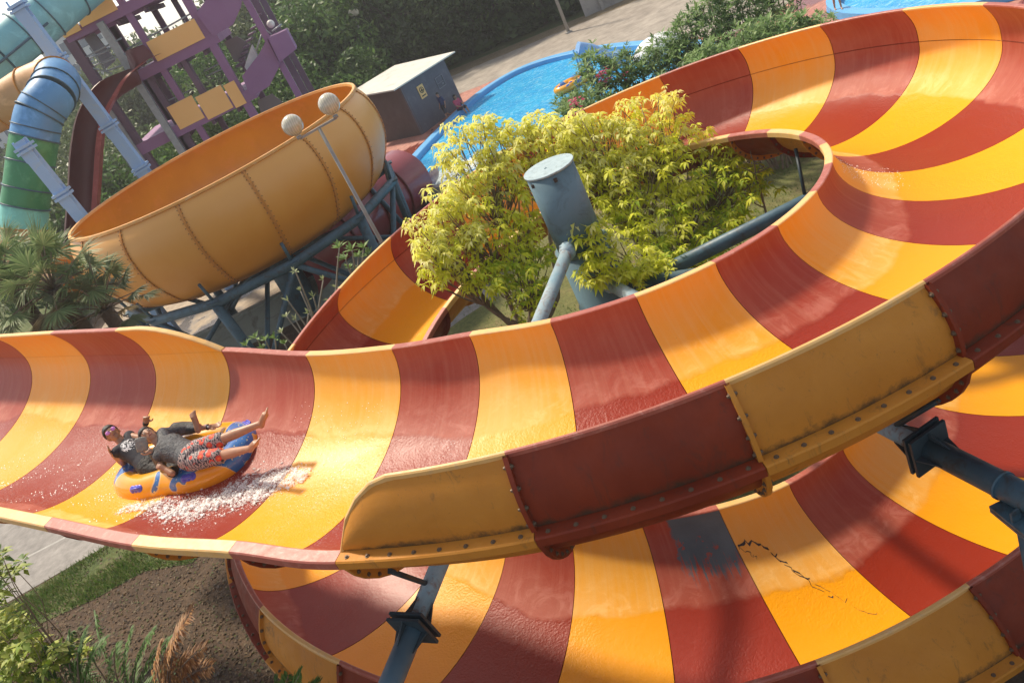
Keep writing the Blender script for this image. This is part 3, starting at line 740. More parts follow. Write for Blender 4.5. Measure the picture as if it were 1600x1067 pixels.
BM.build('bolts', bpy.data.materials['rusty_bolt'], bowl, kind='stuff')
mb = MB(); rows = []
for i in range(97):
    a = 2*math.pi*i/96; rows.append([bp(5.06, 5.97, a), bp(5.08, 6.05, a), bp(5.17, 6.05, a), bp(5.20, 5.98, a), bp(5.14, 5.95, a)])
mb.grid(rows, smooth=False); mb.build('rim', paint('orange_rim', (.74, .36, .08), (.66, .3, .06), .5, 2, dirt=(.72, .44, .2)), bowl)
mb = MB(); rows = []
for i in range(97):
    a = 2*math.pi*i/96; rows.append([bp(p.x-.06, p.z-.5, a) for p in (Vector((5.46, 0, 5.78)), Vector((5.40, 0, 5.82)))])
# support frame
M_fr = M_steel; ring = [bp(5.0, 3.02, 2*math.pi*(i+.5)/12) for i in range(12)]
mb = MB(); mb.tube(ring, .15, 14, closed=True, smooth=True); mb.build('ring_beam', M_fr, bowl)
for i in range(12):
    a = 2*math.pi*(i+.5)/12; mb = MB(); mb.tube([bp(5.0, 3.1, a), bp(5.15, 3.75, a)], .05, 8); mb.box(bp(5.05, 3.08, a), (.35, .35, .05)); mb.build('cradle_bracket', M_fr, bowl)
for i in range(0, 12, 2):
    a = 2*math.pi*(i+.5)/12; a2 = 2*math.pi*(i+1.5)/12; a0_ = 2*math.pi*(i-.5)/12
    mb = MB(); mb.tube([bp(4.7, 0, a), bp(5.0, 3.0, a)], .16, 14); mb.build('leg', M_fr, bowl)
    mb = MB(); mb.tube([bp(4.7, .25, a), bp(5.0, 3.0, a2)], .09, 10); mb.build('brace', M_fr, bowl)
    mb = MB(); mb.tube([bp(4.7, .25, a), bp(5.0, 3.0, a0_)], .09, 10); mb.build('brace', M_fr, bowl)
    mb = MB(); mb.tube([bp(5.0, 2.95, a), bp(1.0, 2.3, a)], .10, 10); mb.build('beam', M_fr, bowl)
    mb = MB(); mb.tube([bp(4.75, .3, a), bp(1.0, 2.3, a)], .08, 10); mb.build('brace', M_fr, bowl)
mb = MB(); mb.tube([(BX, BY, 2.7), (BX, BY, 0)], .5, 20); mb.build('drain_column', M_fr, bowl)
# ---------------------------------------------------------------- tubes and open slide at upper left
def paintc(name, c, c2=None): return paint(name, c, c2 or tuple(x*.8 for x in c), (.5), .8, .06, coat=.1, dirt=tuple(min(1, x*1.15+.04) for x in c))
M_or = paintc('orange_tube_paint', (.62, .33, .13)); M_gr = paintc('green_tube_paint', (.04, .26, .10)); M_bl = paintc('blue_tube_paint', (.10, .32, .62)); M_te = paintc('teal_tube_paint', (.20, .62, .52)); M_aq = paintc('aqua_tube_paint', (.22, .56, .62))
def tubeslide(root, pts, r, cols, per=6, k=1):
    P = catmull(pts, per)
    for i in range(len(pts)-1):
        seg = P[i*per:i*per+per+1]; mb = MB(); mb.tube(seg, r, 26, caps=False); s_ = mb.build('tube_section', cols[i], root)
        if cols[i] is M_bl:
            mb = MB(); q = seg[len(seg)//2]; d = (seg[len(seg)//2+1]-q).normalized(); mb.tube([q-d*.02, q+d*.02], r+.04, 26); mb.build('joint_ring', M_steel, s_)
        mb = MB(); q = seg[-1]; d = (seg[-1]-seg[-2]).normalized(); mb.tube([q-d*.025, q+d*.025], r+.045, 26); mb.build('joint_ring', M_steel if cols[i] in (M_gr, M_bl, M_aq) else bpy.data.materials['seam'], s_)
gt = empty('tube_slide', (-11, 33, 0), 'enclosed tube slide turning from orange to blue, green and teal at the bowl', 'tube slide')
Yg = 34
gp = [aty(-120, 225, Yg+1), aty(0, 168, Yg+1), aty(50, 138, Yg+.8), aty(88, 125, Yg+.2), aty(80, 150, Yg-1), aty(62, 178, Yg-1.4), aty(54, 215, Yg-1.6), aty(48, 254, Yg-1.8), aty(43, 294, Yg-2), aty(39, 322, Yg-2.1), aty(37, 358, Yg-2.3), aty(42, 395, Yg-2.5), aty(70, 425, Yg-3), aty(120, 420, Yg-4.5)]
tubeslide(gt, gp, .77, [M_or, M_or, M_or, M_bl, M_bl, M_bl, M_gr, M_gr, M_gr, M_te, M_or, M_or, M_or], 5)
at_ = empty('tube_slide', (-10, 40, 0), 'pale aqua enclosed tube entering the purple tower at the top left corner', 'tube slide')
Ya = 39
tubeslide(at_, [aty(-120, 176, Ya-1.5), aty(-60, 130, Ya-1), aty(0, 83, Ya-.5), aty(36, 54, Ya), aty(72, 24, Ya+.4), aty(110, -8, Ya+1), aty(150, -40, Ya+2)], .92, [M_aq]*6, 5)
mb = MB(); P = [aty(-60, 146, Ya-2.2), aty(0, 98, Ya-1.6), aty(75, 36, Ya-.7)]; mb.tube(P, .05, 8); mb.build('rail', M_steel, at_)
rf = empty('open_slide', (-10, 40, 0), 'narrow open red slide curving down between the tower and the green tube', 'open slide')
M_redf = paintc('red_slide_paint', (.30, .04, .03)); M_marf = paint('maroon_slide_paint', (.12, .02, .022), (.10, .015, .018), .5, 1)
rp_ = catmull([aty(235, 95, 41), aty(205, 108, 40.5), aty(168, 135, 40), aty(140, 180, 39.5), aty(130, 230, 39), aty(126, 290, 38.6), aty(122, 350, 38.2), aty(118, 420, 38)], 5)
rows = []; rows2 = []
for i, q in enumerate(rp_):
    t = (rp_[min(i+1, len(rp_)-1)]-rp_[max(i-1, 0)]); t.normalize(); sdd = Vector((1, 0, 0))-t*t.x; sdd.normalize(); nn = t.cross(sdd); 
    if nn.y > 0: nn = -nn
    row = [q+sdd*.5*math.cos(a)-nn*.7*math.sin(a) for a in np.linspace(0, math.pi, 13)]
    rows.append(row); rows2.append([p-nn*.05+sdd*.02*(1 if j < 6 else -1) for j, p in enumerate(row)])
mb = MB(); mb.grid(rows); mb.build('channel', M_marf, rf)
for sgn, mt in ((0, M_redf), (-1, paint('pale_edge', (.45, .30, .26)))):
    mb = MB(); mb.grid([[r_[sgn]+Vector((x, -.02, 0)) for x in ((0, .26) if sgn == 0 else (-.05, .03))] for r_ in rows]); mb.grid([[r_[sgn]+Vector((.26, -.02, 0)), r_[sgn]+Vector((.3, .5, 0))] for r_ in rows] if sgn == 0 else [[r_[sgn], r_[sgn]+Vector((-.02, .2, 0))] for r_ in rows]); mb.build('edge', mt, rf)
# light blue columns
M_lb = paint('light_blue_column_paint', (.32, .52, .80), (.28, .46, .72), .55, .8, .06, dirt=(.36, .50, .66))
def column(pxt, pxb, Y, w_, lab, collars):
    top = aty(*pxt, Y); low = aty(*pxb, Y); d = (top-low).normalized(); foot_ = low-d*(low.z/d.z)
    c = empty('steel_column', foot_, lab, 'column'); mb = MB(); mb.bar(foot_, top, w_, w_, up=(0, 1, 0)); mb.build('shaft', M_lb, c)
    for t in collars:
        q = low.lerp(top, t); mb = MB()
        for k in (0, -.14): mb.bar(q+d*(k-.045), q+d*(k+.045), w_*1.45, w_*1.45, up=(0, 1, 0))
        for s_ in (-1, 1): mb.bar(q+d*-.5+Vector((s_*w_*.58, -.05, 0)), q+d*-.15+Vector((s_*w_*.6, -.05, 0)), .07, .05, up=(0, 1, 0)); mb.bar(q+d*.04+Vector((s_*w_*.58, -.05, 0)), q+d*.25+Vector((s_*w_*.55, -.05, 0)), .06, .05, up=(0, 1, 0))
        mb.build('collar', M_lb, c)
column((25, 6), (224, 268), 36.2, .44, 'tall light blue square column standing behind the bowl in front of the red slide', (.99, .70, .30, .03))
column((30, 220), (134, 348), 30.5, .38, 'shorter light blue column in front of the green tube', (.93, .38))
# ---------------------------------------------------------------- purple stair tower
YT = 42.0; T = lambda x, y, dy_=0: aty(x, y, YT+dy_)
tw = empty('stair_tower', (-7, 44, 0), 'purple concrete stair tower with orange parapet panels behind the bowl', 'tower')
M_pu = paint('purple_paint', (.30, .15, .29), (.26, .13, .25), .7, .5, .08, dirt=(.27, .13, .26)); M_pud = paint('dark_purple', (.17, .10, .15), (.13, .08, .12), .7, .6, .08)  # second purple is darker, mostly for rear posts, beams and stairs
M_op = paint('orange_parapet', (.94, .55, .20), (.90, .50, .17), .6, .5, .05)
M_gl = paint('grey_lining', (.27, .24, .24), (.22, .20, .20), .7, .6); M_gv = paint('galvanised', (.38, .41, .43), (.28, .3, .32), .45, 5, metal=.3)
def post(X, Y, z1, w_=.29, m=None, name='post', z0=0):
    mb = MB(); mb.box((X, Y, (z0+z1)/2), (w_, w_, z1-z0)); return mb.build(name, m or M_pu, tw)
xs_ = [T(256, 110).x, T(350, 100).x, T(424, 72).x]
post(xs_[0], YT, 14.5); post(xs_[1], YT, 14.5, .36); post(xs_[2], YT, 14.5)
post(T(128, 92).x, YT, T(107, 60).z, .42, M_pud); post(T(256, 160).x, YT+.2, T(236, 125).z+.3, .3, M_pud)
for x in (xs_[0]+.2, xs_[1]+.2, xs_[2]+.3, T(128, 92).x+.8, xs_[0]-1.9): post(x, YT+4.6, 14.2, .28, M_pud)
for x in (xs_[2]+.2, ): post(x, YT+1.6, 13.5, .3, M_pud)
post(T(160, 37).x, YT-.3, T(158, 35).z, .3, M_gv, 'pipe')
post(T(185, 190).x, YT-.2, T(178, 170).z, .22, M_gv, 'pipe'); post(T(175, 190).x-.3, YT-.2, T(178, 170).z, .22, paint('grey_blue_pipe', (.2, .25, .3)), 'pipe')
def slab(xa, xb, z, h=.42, y0=YT-.22, y1=YT+4.9, m=None, name='slab'):
    mb = MB(); mb.box(((xa+xb)/2, (y0+y1)/2, z), (xb-xa, y1-y0, h)); return mb.build(name, m or M_pu, tw)
zA = T(165, 30).z; zB = T(290, 83).z; zC = T(330, 178).z
slab(T(106, 62).x, xs_[0]+2.6, zA, .44); slab(xs_[0]-1.3, xs_[1]+.4, zB, .46); slab(T(226, 235).x-.2, xs_[1]+.6, zC, .5)
slab(T(106, 62).x-.2, xs_[0]-1.4, zB-.1, .35, YT+1.0, YT+4.9)
# orange parapets
def par(xa, xb, za, zb, y=YT-.27):
    mb = MB(); mb.box(((xa+xb)/2, y, (za+zb)/2), (xb-xa, .08, zb-za)); mb.build('parapet', M_op, tw)
par(T(230, 66).x, T(303, 27).x, T(248, 96).z, T(230, 66).z)
z1_, z0_ = T(265, 163).z, T(278, 186).z
mb = MB(); 
for a, b in (((259, 163), (300, 148)), ((303, 147), (345, 132)), ((348, 131), (366, 125))):
    za = T(*a).z; mb = MB(); xa = T(*a).x; xb = T(*b).x; zb = T(*b).z
    mb.plate([Vector((xa, YT-.27, zb-1.1)), Vector((xb, YT-.27, zb-1.1)), Vector((xb, YT-.27, zb)), Vector((xa, YT-.27, zb))], .08); mb.build('parapet', M_op, tw)
par(T(92, 42).x, T(118, 28).x, T(103, 60).z, T(92, 42).z); par(T(121, 26).x, T(176, -2).x, T(132, 42).z, T(121, 22).z+.2)
# stair side panels
def pl(pts, m, th=.2, dy_=-.28, name='stair_panel'):
    mb = MB(); mb.plate([T(x, y, dy_) for x, y in pts], th); return mb.build(name, m, tw)
pl([(306, 22), (330, -10), (385, -40), (378, 0), (376, 12), (364, 39), (333, 58)], M_pu)
pl([(417, 62), (438, 101), (421, 135), (392, 153), (378, 120), (404, 86)], M_pu)
pl([(419, 60), (447, 47), (463, 77), (437, 98)], M_pu, 1.4, -.6, 'landing')
pl([(350, 66), (370, 57), (391, 70), (385, 94), (367, 98)], M_gl, .1, 2.0, 'inner_panel'); pl([(402, 158), (425, 147), (441, 160), (430, 175), (410, 185)], M_gl, .1, 2.0, 'inner_panel')
pl([(393, 71), (402, 88), (395, 101), (387, 113), (382, 105)], paint('white_box', (.62, .64, .66)), .5, .2, 'white_box')
pl([(130, 58), (145, 50), (180, 95), (165, 108)], paint('grey_sheet', (.26, .27, .30)), .2, 1.5, 'sheet_panel')
# stair flights behind
mb = MB()
for k in range(9): mb.box((xs_[1]+.4+.24*k, YT+1.6, zB-1.5+.19*k), (.3, 1.3, .08))
mb.build('stairs', M_pud, tw)
def rail(a, b, dy_=-.1, r=.035):
    mb = MB(); mb.tube([T(*a, dy_), T(*b, dy_)], r, 8); mb.build('handrail', M_gv, tw)
for a, b in (((198, 78), (312, 14)), ((203, 90), (235, 74)), ((195, 85), (225, 68)), ((118, 98), (190, 60)), ((160, 100), (228, 70)), ((165, 112), (230, 88)), ((203, 108), (235, 95)), ((118, 100), (175, 115)), ((140, 75), (165, 112)), ((150, 88), (172, 78)), ((405, 40), (425, 55)), ((425, 50), (440, 38)), ((400, 80), (412, 45))): rail(a, b)
for x, y in ((205, 78), (215, 84), (225, 72)): rail((x, y), (x+12, y+24))
# lamp on tower
mb = MB(); mb.sphere(T(423, 38, .5), .18); mb.build('globe', paint('globe_white', (.8, .8, .76)), tw)

for x in (T(256, 110).x+.95, ): post(x, YT+.1, zB, .24, M_pud, z0=zC)
for x, za_, zb_ in ((xs_[0]-.95, zC, zB), (xs_[1]-.9, zB, zA), (xs_[0]-1.9, zB, zA)): post(x, YT+2.6, zb_, .24, M_pud, z0=za_)
for k, z in enumerate((zB-.26, zC-.28, zA-.28)):
    mb = MB()
    for j in range(3): mb.box((xs_[0]-.6+j*1.3, YT+2.3, z-.1), (.16, 4.6, .2))
    mb.build('beam', M_pud, tw)
mb = MB()
for k in range(10): mb.box((xs_[1]+.5+.22*k, YT+3.4, zC+.2+.2*k), (.28, 1.3, .07))
mb.bar((xs_[1]+.4, YT+2.7, zC+.1), (xs_[1]+2.7, YT+2.7, zC+2.2), .08, .25); mb.build('stairs', M_pud, tw)
for a, b in (((212, 100), (300, 54)), ((262, 158), (300, 140)), ((318, 112), (352, 96)), ((322, 120), (356, 104)), ((232, 62), (238, 74)), ((250, 52), (256, 64)), ((270, 42), (276, 54)), ((288, 32), (294, 44)), ((128, 82), (148, 112)), ((140, 92), (180, 72)), ((146, 104), (190, 82))): rail(a, b, .6, .03)
# ---------------------------------------------------------------- plants
def leaf_tris(base, d, L, W, droop, nrm):
    """one pointed leaf: 5 verts, 4 tris"""
    side = d.cross(nrm)
    if side.length < 1e-4: side = d.orthogonal()
    side.normalize(); up = side.cross(d)
    m_ = base+d*(L*.45)+Vector((0, 0, -droop*.25)); t = base+d*L*.92+Vector((0, 0, -droop))
    return [base, m_+side*W+up*W*.35, m_-side*W+up*W*.35, m_, t], [(0, 1, 3), (0, 3, 2), (1, 4, 3), (3, 4, 2)]
class Leaves:
    def __init__(s): s.V = []; s.F = []; s.C = []
    def leaf(s, base, d, L, W, droop, col, nrm=Vector((0, 0, 1))):
        v, f = leaf_tris(base, d, L, W, droop, nrm); b = len(s.V); s.V += [tuple(q) for q in v]; s.F += [tuple(b+i for i in t) for t in f]; s.C += [col]*4
    def rosette(s, c, n, L, cols, tilt=.3, jit=.35, droop=.5, W=.2):
        a0 = random.uniform(0, 6.28)
        for k in range(n):
            a = a0+k*2.4; el = tilt+random.gauss(0, jit); l = L*random.uniform(.65, 1.15)
            d = Vector((math.cos(a)*math.cos(el), math.sin(a)*math.cos(el), math.sin(el)))
            q = random.choice(cols); f = random.uniform(.82, 1.15); s.leaf(Vector(c)+d*.01, d, l, l*W, l*droop*random.uniform(.5, 1.3), (q[0]*f, q[1]*f, q[2]*f))
    def build(s, name, parent=None, label=None, kind=None, mat=None):
        return leafmesh(name, np.array(s.V), np.array(s.F), np.array(s.C), label, kind, parent, mat)
M_bark = paint('bark', (.16, .12, .085), (.09, .065, .045), .9, 6, .5); M_twig = paint('twig', (.26, .20, .14), (.16, .11, .08), .85, 8, .2); M_barkd = paint('dark_bark', (.07, .055, .045), (.04, .03, .025), .9, 4, .4)
def branchy(mb, a, b, r0, r1, bend=.15, seg=6):
    a = Vector(a); b = Vector(b); L = (b-a).length
    m1 = a.lerp(b, .35)+Vector((random.gauss(0, bend)*L*.5, random.gauss(0, bend)*L*.5, -abs(random.gauss(0, bend))*L*.3)); m2 = a.lerp(b, .7)+Vector((random.gauss(0, bend)*L*.4, random.gauss(0, bend)*L*.4, random.gauss(0, bend)*L*.2))
    P = catmull([a, m1, m2, b], 3); mb.tube(P, [r0+(r1-r0)*i/(len(P)-1) for i in range(len(P))], seg, caps=False)
PALE = [(.93, .90, .28), (.91, .88, .20), (.94, .91, .42), (.90, .88, .16)]
YELG = [(.86, .86, .07), (.88, .87, .10), (.78, .82, .06), (.90, .88, .18)]
GRNY = [(.54, .68, .06), (.62, .74, .07), (.72, .80, .09), (.42, .58, .05)]
M_yleaf = leaf_material(.55, 'yellow_foliage')
def inpoly(x, y, P):
    c = False; j = len(P)-1
    for i in range(len(P)):
        if (P[i][1] > y) != (P[j][1] > y) and x < (P[j][0]-P[i][0])*(y-P[i][1])/(P[j][1]-P[i][1])+P[i][0]: c = not c
        j = i
    return c
def crown_pts(poly, n, yfun, mind=13, gap=False):
    x0, x1 = min(p[0] for p in poly), max(p[0] for p in poly); y0, y1 = min(p[1] for p in poly), max(p[1] for p in poly); out = []; px = []; t = 0
    while len(out) < n and t < n*60:
        t += 1; x, y = random.uniform(x0, x1), random.uniform(y0, y1)
        if not inpoly(x, y, poly): continue
        if gap and math.sin(x/17+2.2*math.sin(y/23))+math.sin(y/14+1.9*math.sin(x/29)) < -.95-.25*random.random(): continue
        if any((x-a)**2+(y-b)**2 < mind**2 for a, b in px[-400:]) and random.random() < .9: continue
        px.append((x, y)); out.append((aty(x, y, yfun(x, y)), x, y))
    return out
def yellow_tree(name, label, root, fork, polys, nroot=7):
    t = empty(name, root, label, 'tree'); cl = []
    for poly, n, yf in polys: cl += crown_pts(poly, n, yf, 12, True)
    pts = [c[0] for c in cl]
    cen = random.sample(pts, nroot)
    for _ in range(6):
        g_ = [[] for _ in cen]
        for p in pts: g_[min(range(len(cen)), key=lambda i: (p-cen[i]).length)].append(p)
        cen = [sum(q, Vector())/len(q) if q else c for q, c in zip(g_, cen)]
    mb = MB(); fork = Vector(fork); root = Vector(root)
    mb.tube(catmull([root, root.lerp(fork, .5)+Vector((.08, .05, 0)), fork], 4), [.10-.03*i/8 for i in range(9)], 10); mb.build('trunk', M_bark, t)
    mb = MB(); lv = Leaves()
    for c, q in zip(cen, g_):
        hub = fork.lerp(c, .68)+Vector((0, 0, -.25)); branchy(mb, fork, hub, .055, .03, .12, 8)
        for p in q:
            if random.random() < .75: branchy(mb, hub, p+Vector((0, 0, -.03)), .016, .006, .16, 5)
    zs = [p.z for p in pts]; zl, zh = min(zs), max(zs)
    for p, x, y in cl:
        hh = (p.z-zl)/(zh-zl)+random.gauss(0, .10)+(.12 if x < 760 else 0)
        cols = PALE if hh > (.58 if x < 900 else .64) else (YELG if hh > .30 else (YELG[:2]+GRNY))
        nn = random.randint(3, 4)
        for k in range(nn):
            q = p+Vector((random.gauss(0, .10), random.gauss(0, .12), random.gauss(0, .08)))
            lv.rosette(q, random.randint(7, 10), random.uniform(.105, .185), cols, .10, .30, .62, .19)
    mb.build('branches', M_twig, t); lv.build('crown', t, mat=M_yleaf); return t
PL = [(640, 360), (668, 320), (700, 290), (680, 245), (705, 200), (755, 182), (800, 190), (860, 172), (900, 180), (930, 190), (915, 262), (870, 255), (820, 290), (830, 330), (850, 360), (868, 420), (850, 470), (810, 500), (790, 460), (735, 445), (690, 432), (655, 440), (668, 400)]
PR1 = [(890, 215), (930, 180), (985, 190), (960, 170), (1010, 150), (1055, 145), (1065, 180), (1100, 200), (1130, 225), (1190, 240), (1195, 290), (1165, 310), (1165, 350), (1125, 385), (1110, 415), (1060, 420), (1010, 380), (960, 360), (930, 330), (900, 290), (880, 250)]
PR2 = [(880, 350), (905, 340), (960, 370), (1000, 400), (1050, 405), (1040, 425), (1000, 440), (960, 440), (900, 432), (905, 420), (940, 415), (900, 370)]
def yl(x, y): return 12.7+(430-y)/260*2.3+random.uniform(-.35, .35)+(x-700)/500
def yr(x, y): return 12.3+(430-y)/260*2.6+random.uniform(-.4, .4)
def yc(x, y): return 11.4+(440-y)/90*.5+random.uniform(-.2, .2)
PB = [(850, 185), (900, 178), (960, 180), (1000, 200), (990, 270), (930, 300), (870, 240)]
def yb(x, y): return 14.2+(240-y)/60*.4+random.uniform(-.3, .3)
rA = atz(822, 520, 0); tA = yellow_tree('yellow_leaved_tree', 'yellow leaved tree rising left of the blue pylon with a pale drooping top', (rA.x+.15, 13.2, 0), (.35, 13.0, 3.0), [(PL, 330, yl)])
tB = yellow_tree('yellow_leaved_tree', 'yellow green tree spreading right of the blue pylon over the lawn', (2.9, 13.6, 0), (2.7, 13.1, 2.9), [(PR1, 360, yr), (PR2, 60, yc), (PB, 70, yb)])
# bare sapling in the middle of the loop
mb = MB(); b0 = Vector((4.75, 13.6, 0)); sp0 = empty('sapling', b0, 'slim leafless sapling on the lawn inside the loop near the right rim', 'sapling')
q1 = aty(1195, 325, 13.6); q2 = aty(1180, 272, 13.4); 
P = catmull([b0, (b0+q1)/2+Vector((.05, 0, 0)), q1, q2], 4); mb.tube(P, [.035-.02*i/12 for i in range(13)], 8)
for e in ((1158, 262), (1172, 235), (1192, 262), (1220, 248), (1160, 285)): branchy(mb, q2 if e[1] < 270 else q1, aty(*e, 13.4), .014, .005, .15)
mb.build('stems', M_twig, sp0)

# dense clump trees
def clump_tree(name, x, y, h, r, label, cat, cols, leaf=.28, n=2600, trunk=None, group=None, base=.25, squash=.8, tm=None, lobes=None, pts=None):
    t = empty(name, (x, y, 0), label, cat, group); mb = MB()
    c = Vector((x, y, h*(.5+base*.5))); rz = h*(1-base)/2
    k = lobes or 16; L = []
    for i in range(k):
        u = RNG.normal(size=3); u /= np.linalg.norm(u); f = random.uniform(.45, .82)
        L.append((c+Vector((u[0]*r*f, u[1]*r*f, u[2]*rz*f)), random.uniform(.34, .52)*min(r, rz*1.2)))
    tr = trunk or max(.12, r*.08)
    mb.tube(catmull([Vector((x, y, 0)), Vector((x+random.gauss(0, .2), y, h*.3)), c], 4), [tr*(1-.06*i) for i in range(9)], 8, caps=False)
    for p, q in L: branchy(mb, Vector((x, y, h*.32)), p, tr*.45, tr*.12, .1, 5)
    mb.build('trunk', tm or M_barkd, t)
    V = []; Fa = []; Cc = []
    per = n//k
    for p, q in L:
        U = RNG.normal(size=(per, 3)); U /= np.linalg.norm(U, axis=1)[:, None]; rr = q*(.55+.5*RNG.random(per)**.5)
        P = np.array(p)+U*rr[:, None]*np.array([1, 1, squash]); tone = random.uniform(.7, 1.2)
        A = U*.7+RNG.normal(size=(per, 3))*.6; A /= np.linalg.norm(A, axis=1)[:, None]
        B = np.cross(A, RNG.normal(size=(per, 3))); B /= np.linalg.norm(B, axis=1)[:, None]; D = np.cross(A, B)
        s_ = leaf*(.6+.8*RNG.random(per))[:, None]
        v = np.stack([P-B*s_, P-D*s_*.42+A*s_*.1, P+B*s_, P+D*s_*.42], 1); b = len(V)*4 if False else sum(len(z) for z in V)
        V.append(v.reshape(-1, 3)); Fa.append(b+np.arange(per*4).reshape(per, 4))
        ci = np.array(cols)[RNG.integers(0, len(cols), per)]*tone*(.8+.4*RNG.random(per))[:, None]; Cc.append(ci)
    leafmesh('crown', np.concatenate(V), np.concatenate(Fa), np.concatenate(Cc), parent=t); return t
DG = [(.055, .095, .038), (.075, .125, .045), (.095, .15, .055), (.05, .08, .035)]
MG = [(.085, .17, .045), (.12, .22, .055), (.15, .26, .065), (.07, .14, .04)]
OG = [(.16, .20, .10), (.21, .25, .12), (.12, .165, .08)]
LG = [(.16, .24, .07), (.20, .28, .09), (.13, .20, .06)]
def X(px, Y): return aty(px[0], px[1], Y).x
def gx(px, py, Y): return aty(px, py, Y).x
TG = 'trees in the dark row beyond the road'
row = [((600, 90), 66, 8.5, 3.6, DG, 'dark tree of the row nearest the shed roof, at the left end'), ((650, 70), 64, 9.5, 4.0, DG, 'broad dark tree directly above the white shed roof'), ((700, 60), 64.5, 10, 4.0, DG, 'dark tree rising just right of the shed roof tip'),
       ((755, 50), 63, 9.5, 3.8, DG, 'dense dark tree in the middle of the row beyond the road'), ((810, 35), 62.5, 9, 3.6, MG, 'leafy mid green tree of the row left of the tall light pole'), ((860, 20), 61.5, 8, 3.2, DG, 'dark tree of the row right beside the tall light pole')]
for px, Y, h, r, cols, lab in row:
    x_ = atz(px[0], px[1]+45, 0); clump_tree('tree', gx(px[0], px[1]+40, Y), Y, h, r, lab, 'tree', cols, .19, 8500, .35, TG, .02, .85, lobes=26)
clump_tree('round_tree', gx(515, 120, 62), 62, 8.6, 4.4, 'rounded bright green tree between the purple tower and the shed', 'tree', MG+LG[:1], .20, 13000, .3, None, .05, .8, lobes=30)
clump_tree('round_tree', gx(560, 150, 58), 58, 4.8, 3.0, 'lower rounded green tree behind the shed roof', 'tree', MG, .18, 6500, .2, None, .05, .8, lobes=18)
far = [((470, 30), 95, 10, 6, OG, 'hazy olive tree on the far slope right of the tower'), ((545, 15), 100, 9, 6, MG, 'green tree on the far slope above the round tree'), ((600, 25), 92, 6, 5, LG, 'pale green tree on the slope behind the twin globe lamp'), ((640, 5), 105, 9, 6, OG, 'olive tree at the top edge left of the dark row'),
       ((420, 20), 84, 14, 5, OG, 'tall olive tree just right of the tower top'), ((350, 30), 88, 15, 5, OG, 'tall grey green tree seen through the top of the tower'), ((230, 60), 90, 15, 6, OG, 'wide grey green tree against the sky behind the tower'), ((165, 90), 92, 14.5, 5, OG, 'grey green tree against the sky left of the tower pipe'),
       ((110, 130), 95, 13.5, 5, OG, 'small crowned tree against the sky behind the aqua tube'), ((290, 60), 86, 16, 5, OG, 'loose tree crown above the orange parapet'), ((60, 150), 99, 12.5, 5, OG, 'low tree against the sky between the tubes')]
for px, Y, h, r, cols, lab in far: clump_tree('tree', gx(px[0], px[1], Y), Y, (min(h, 11.2) if px[0] > 130 else 10.2) if px[0] < 380 else h, r, lab, 'tree', cols, .30, 5000, .3, 'trees on the far slope', .15, .8, lobes=18)
near = [((330, 130), 60, 6.5, 4, LG, 'bright green shrub seen through the upper tower opening'), ((255, 190), 56, 6.0, 3.6, LG, 'bright green shrub seen through the lower tower bay'), ((200, 230), 54, 6.0, 3.6, MG, 'green shrub between the light blue column and the tower'), ((110, 230), 58, 7.0, 3.8, OG, 'olive shrub behind the red open slide'),
        ((20, 260), 52, 7.5, 3.6, OG, 'olive shrub left of the green tube'), ((80, 300), 50, 6.0, 3.0, MG, 'green shrub right of the green tube above the bowl edge'), ((0, 350), 46, 7.0, 3.5, MG, 'green shrub at the left edge below the tubes'), ((400, 110), 58, 6.5, 3.4, MG, 'dark green shrub behind the stair landing'), ((165, 330), 48, 5.0, 3, DG, 'dark shrub behind the bowl left edge'), ((300, 100), 70, 9, 4.5, MG, 'green tree seen through the middle of the tower'), ((140, 160), 66, 8.5, 4.5, OG, 'olive tree seen beside the tower pipe'), ((50, 200), 68, 9, 4.5, OG, 'olive tree behind the orange tube')]
for px, Y, h, r, cols, lab in near: clump_tree('shrub' if h < 8 else 'tree', gx(px[0], px[1], Y), Y, h, r, lab, 'shrub' if h < 8 else 'tree', cols, .17, 6000, .15, 'greenery behind the tower', .02, .8, lobes=18)
# distant woods as one mass
V = []; Fa = []; Cc = []; nb = 0
for i in range(150):
    x = random.uniform(-150, 90); y = random.uniform(112, 190); h = random.uniform(6.0, 8.8); r = random.uniform(4, 8); per = 260; tone = random.uniform(.7, 1.2)
    U = RNG.normal(size=(per, 3)); U /= np.linalg.norm(U, axis=1)[:, None]; P = np.array([x, y, h*.5])+U*np.array([r, r, h*.5])*(.75+.3*RNG.random(per))[:, None]
    A = RNG.normal(size=(per, 3)); A /= np.linalg.norm(A, axis=1)[:, None]; B = np.cross(A, U); B /= np.linalg.norm(B, axis=1)[:, None]; s_ = 1.1*(.5+RNG.random(per))[:, None]
    V.append(np.stack([P-B*s_, P-A*s_*.6, P+B*s_, P+A*s_*.6], 1).reshape(-1, 3)); Fa.append(nb+np.arange(per*4).reshape(per, 4)); nb += per*4; Cc.append(np.array(OG+MG)[RNG.integers(0, 7, per)]*tone)
leafmesh('woods', np.concatenate(V), np.concatenate(Fa), np.concatenate(Cc), kind='stuff')
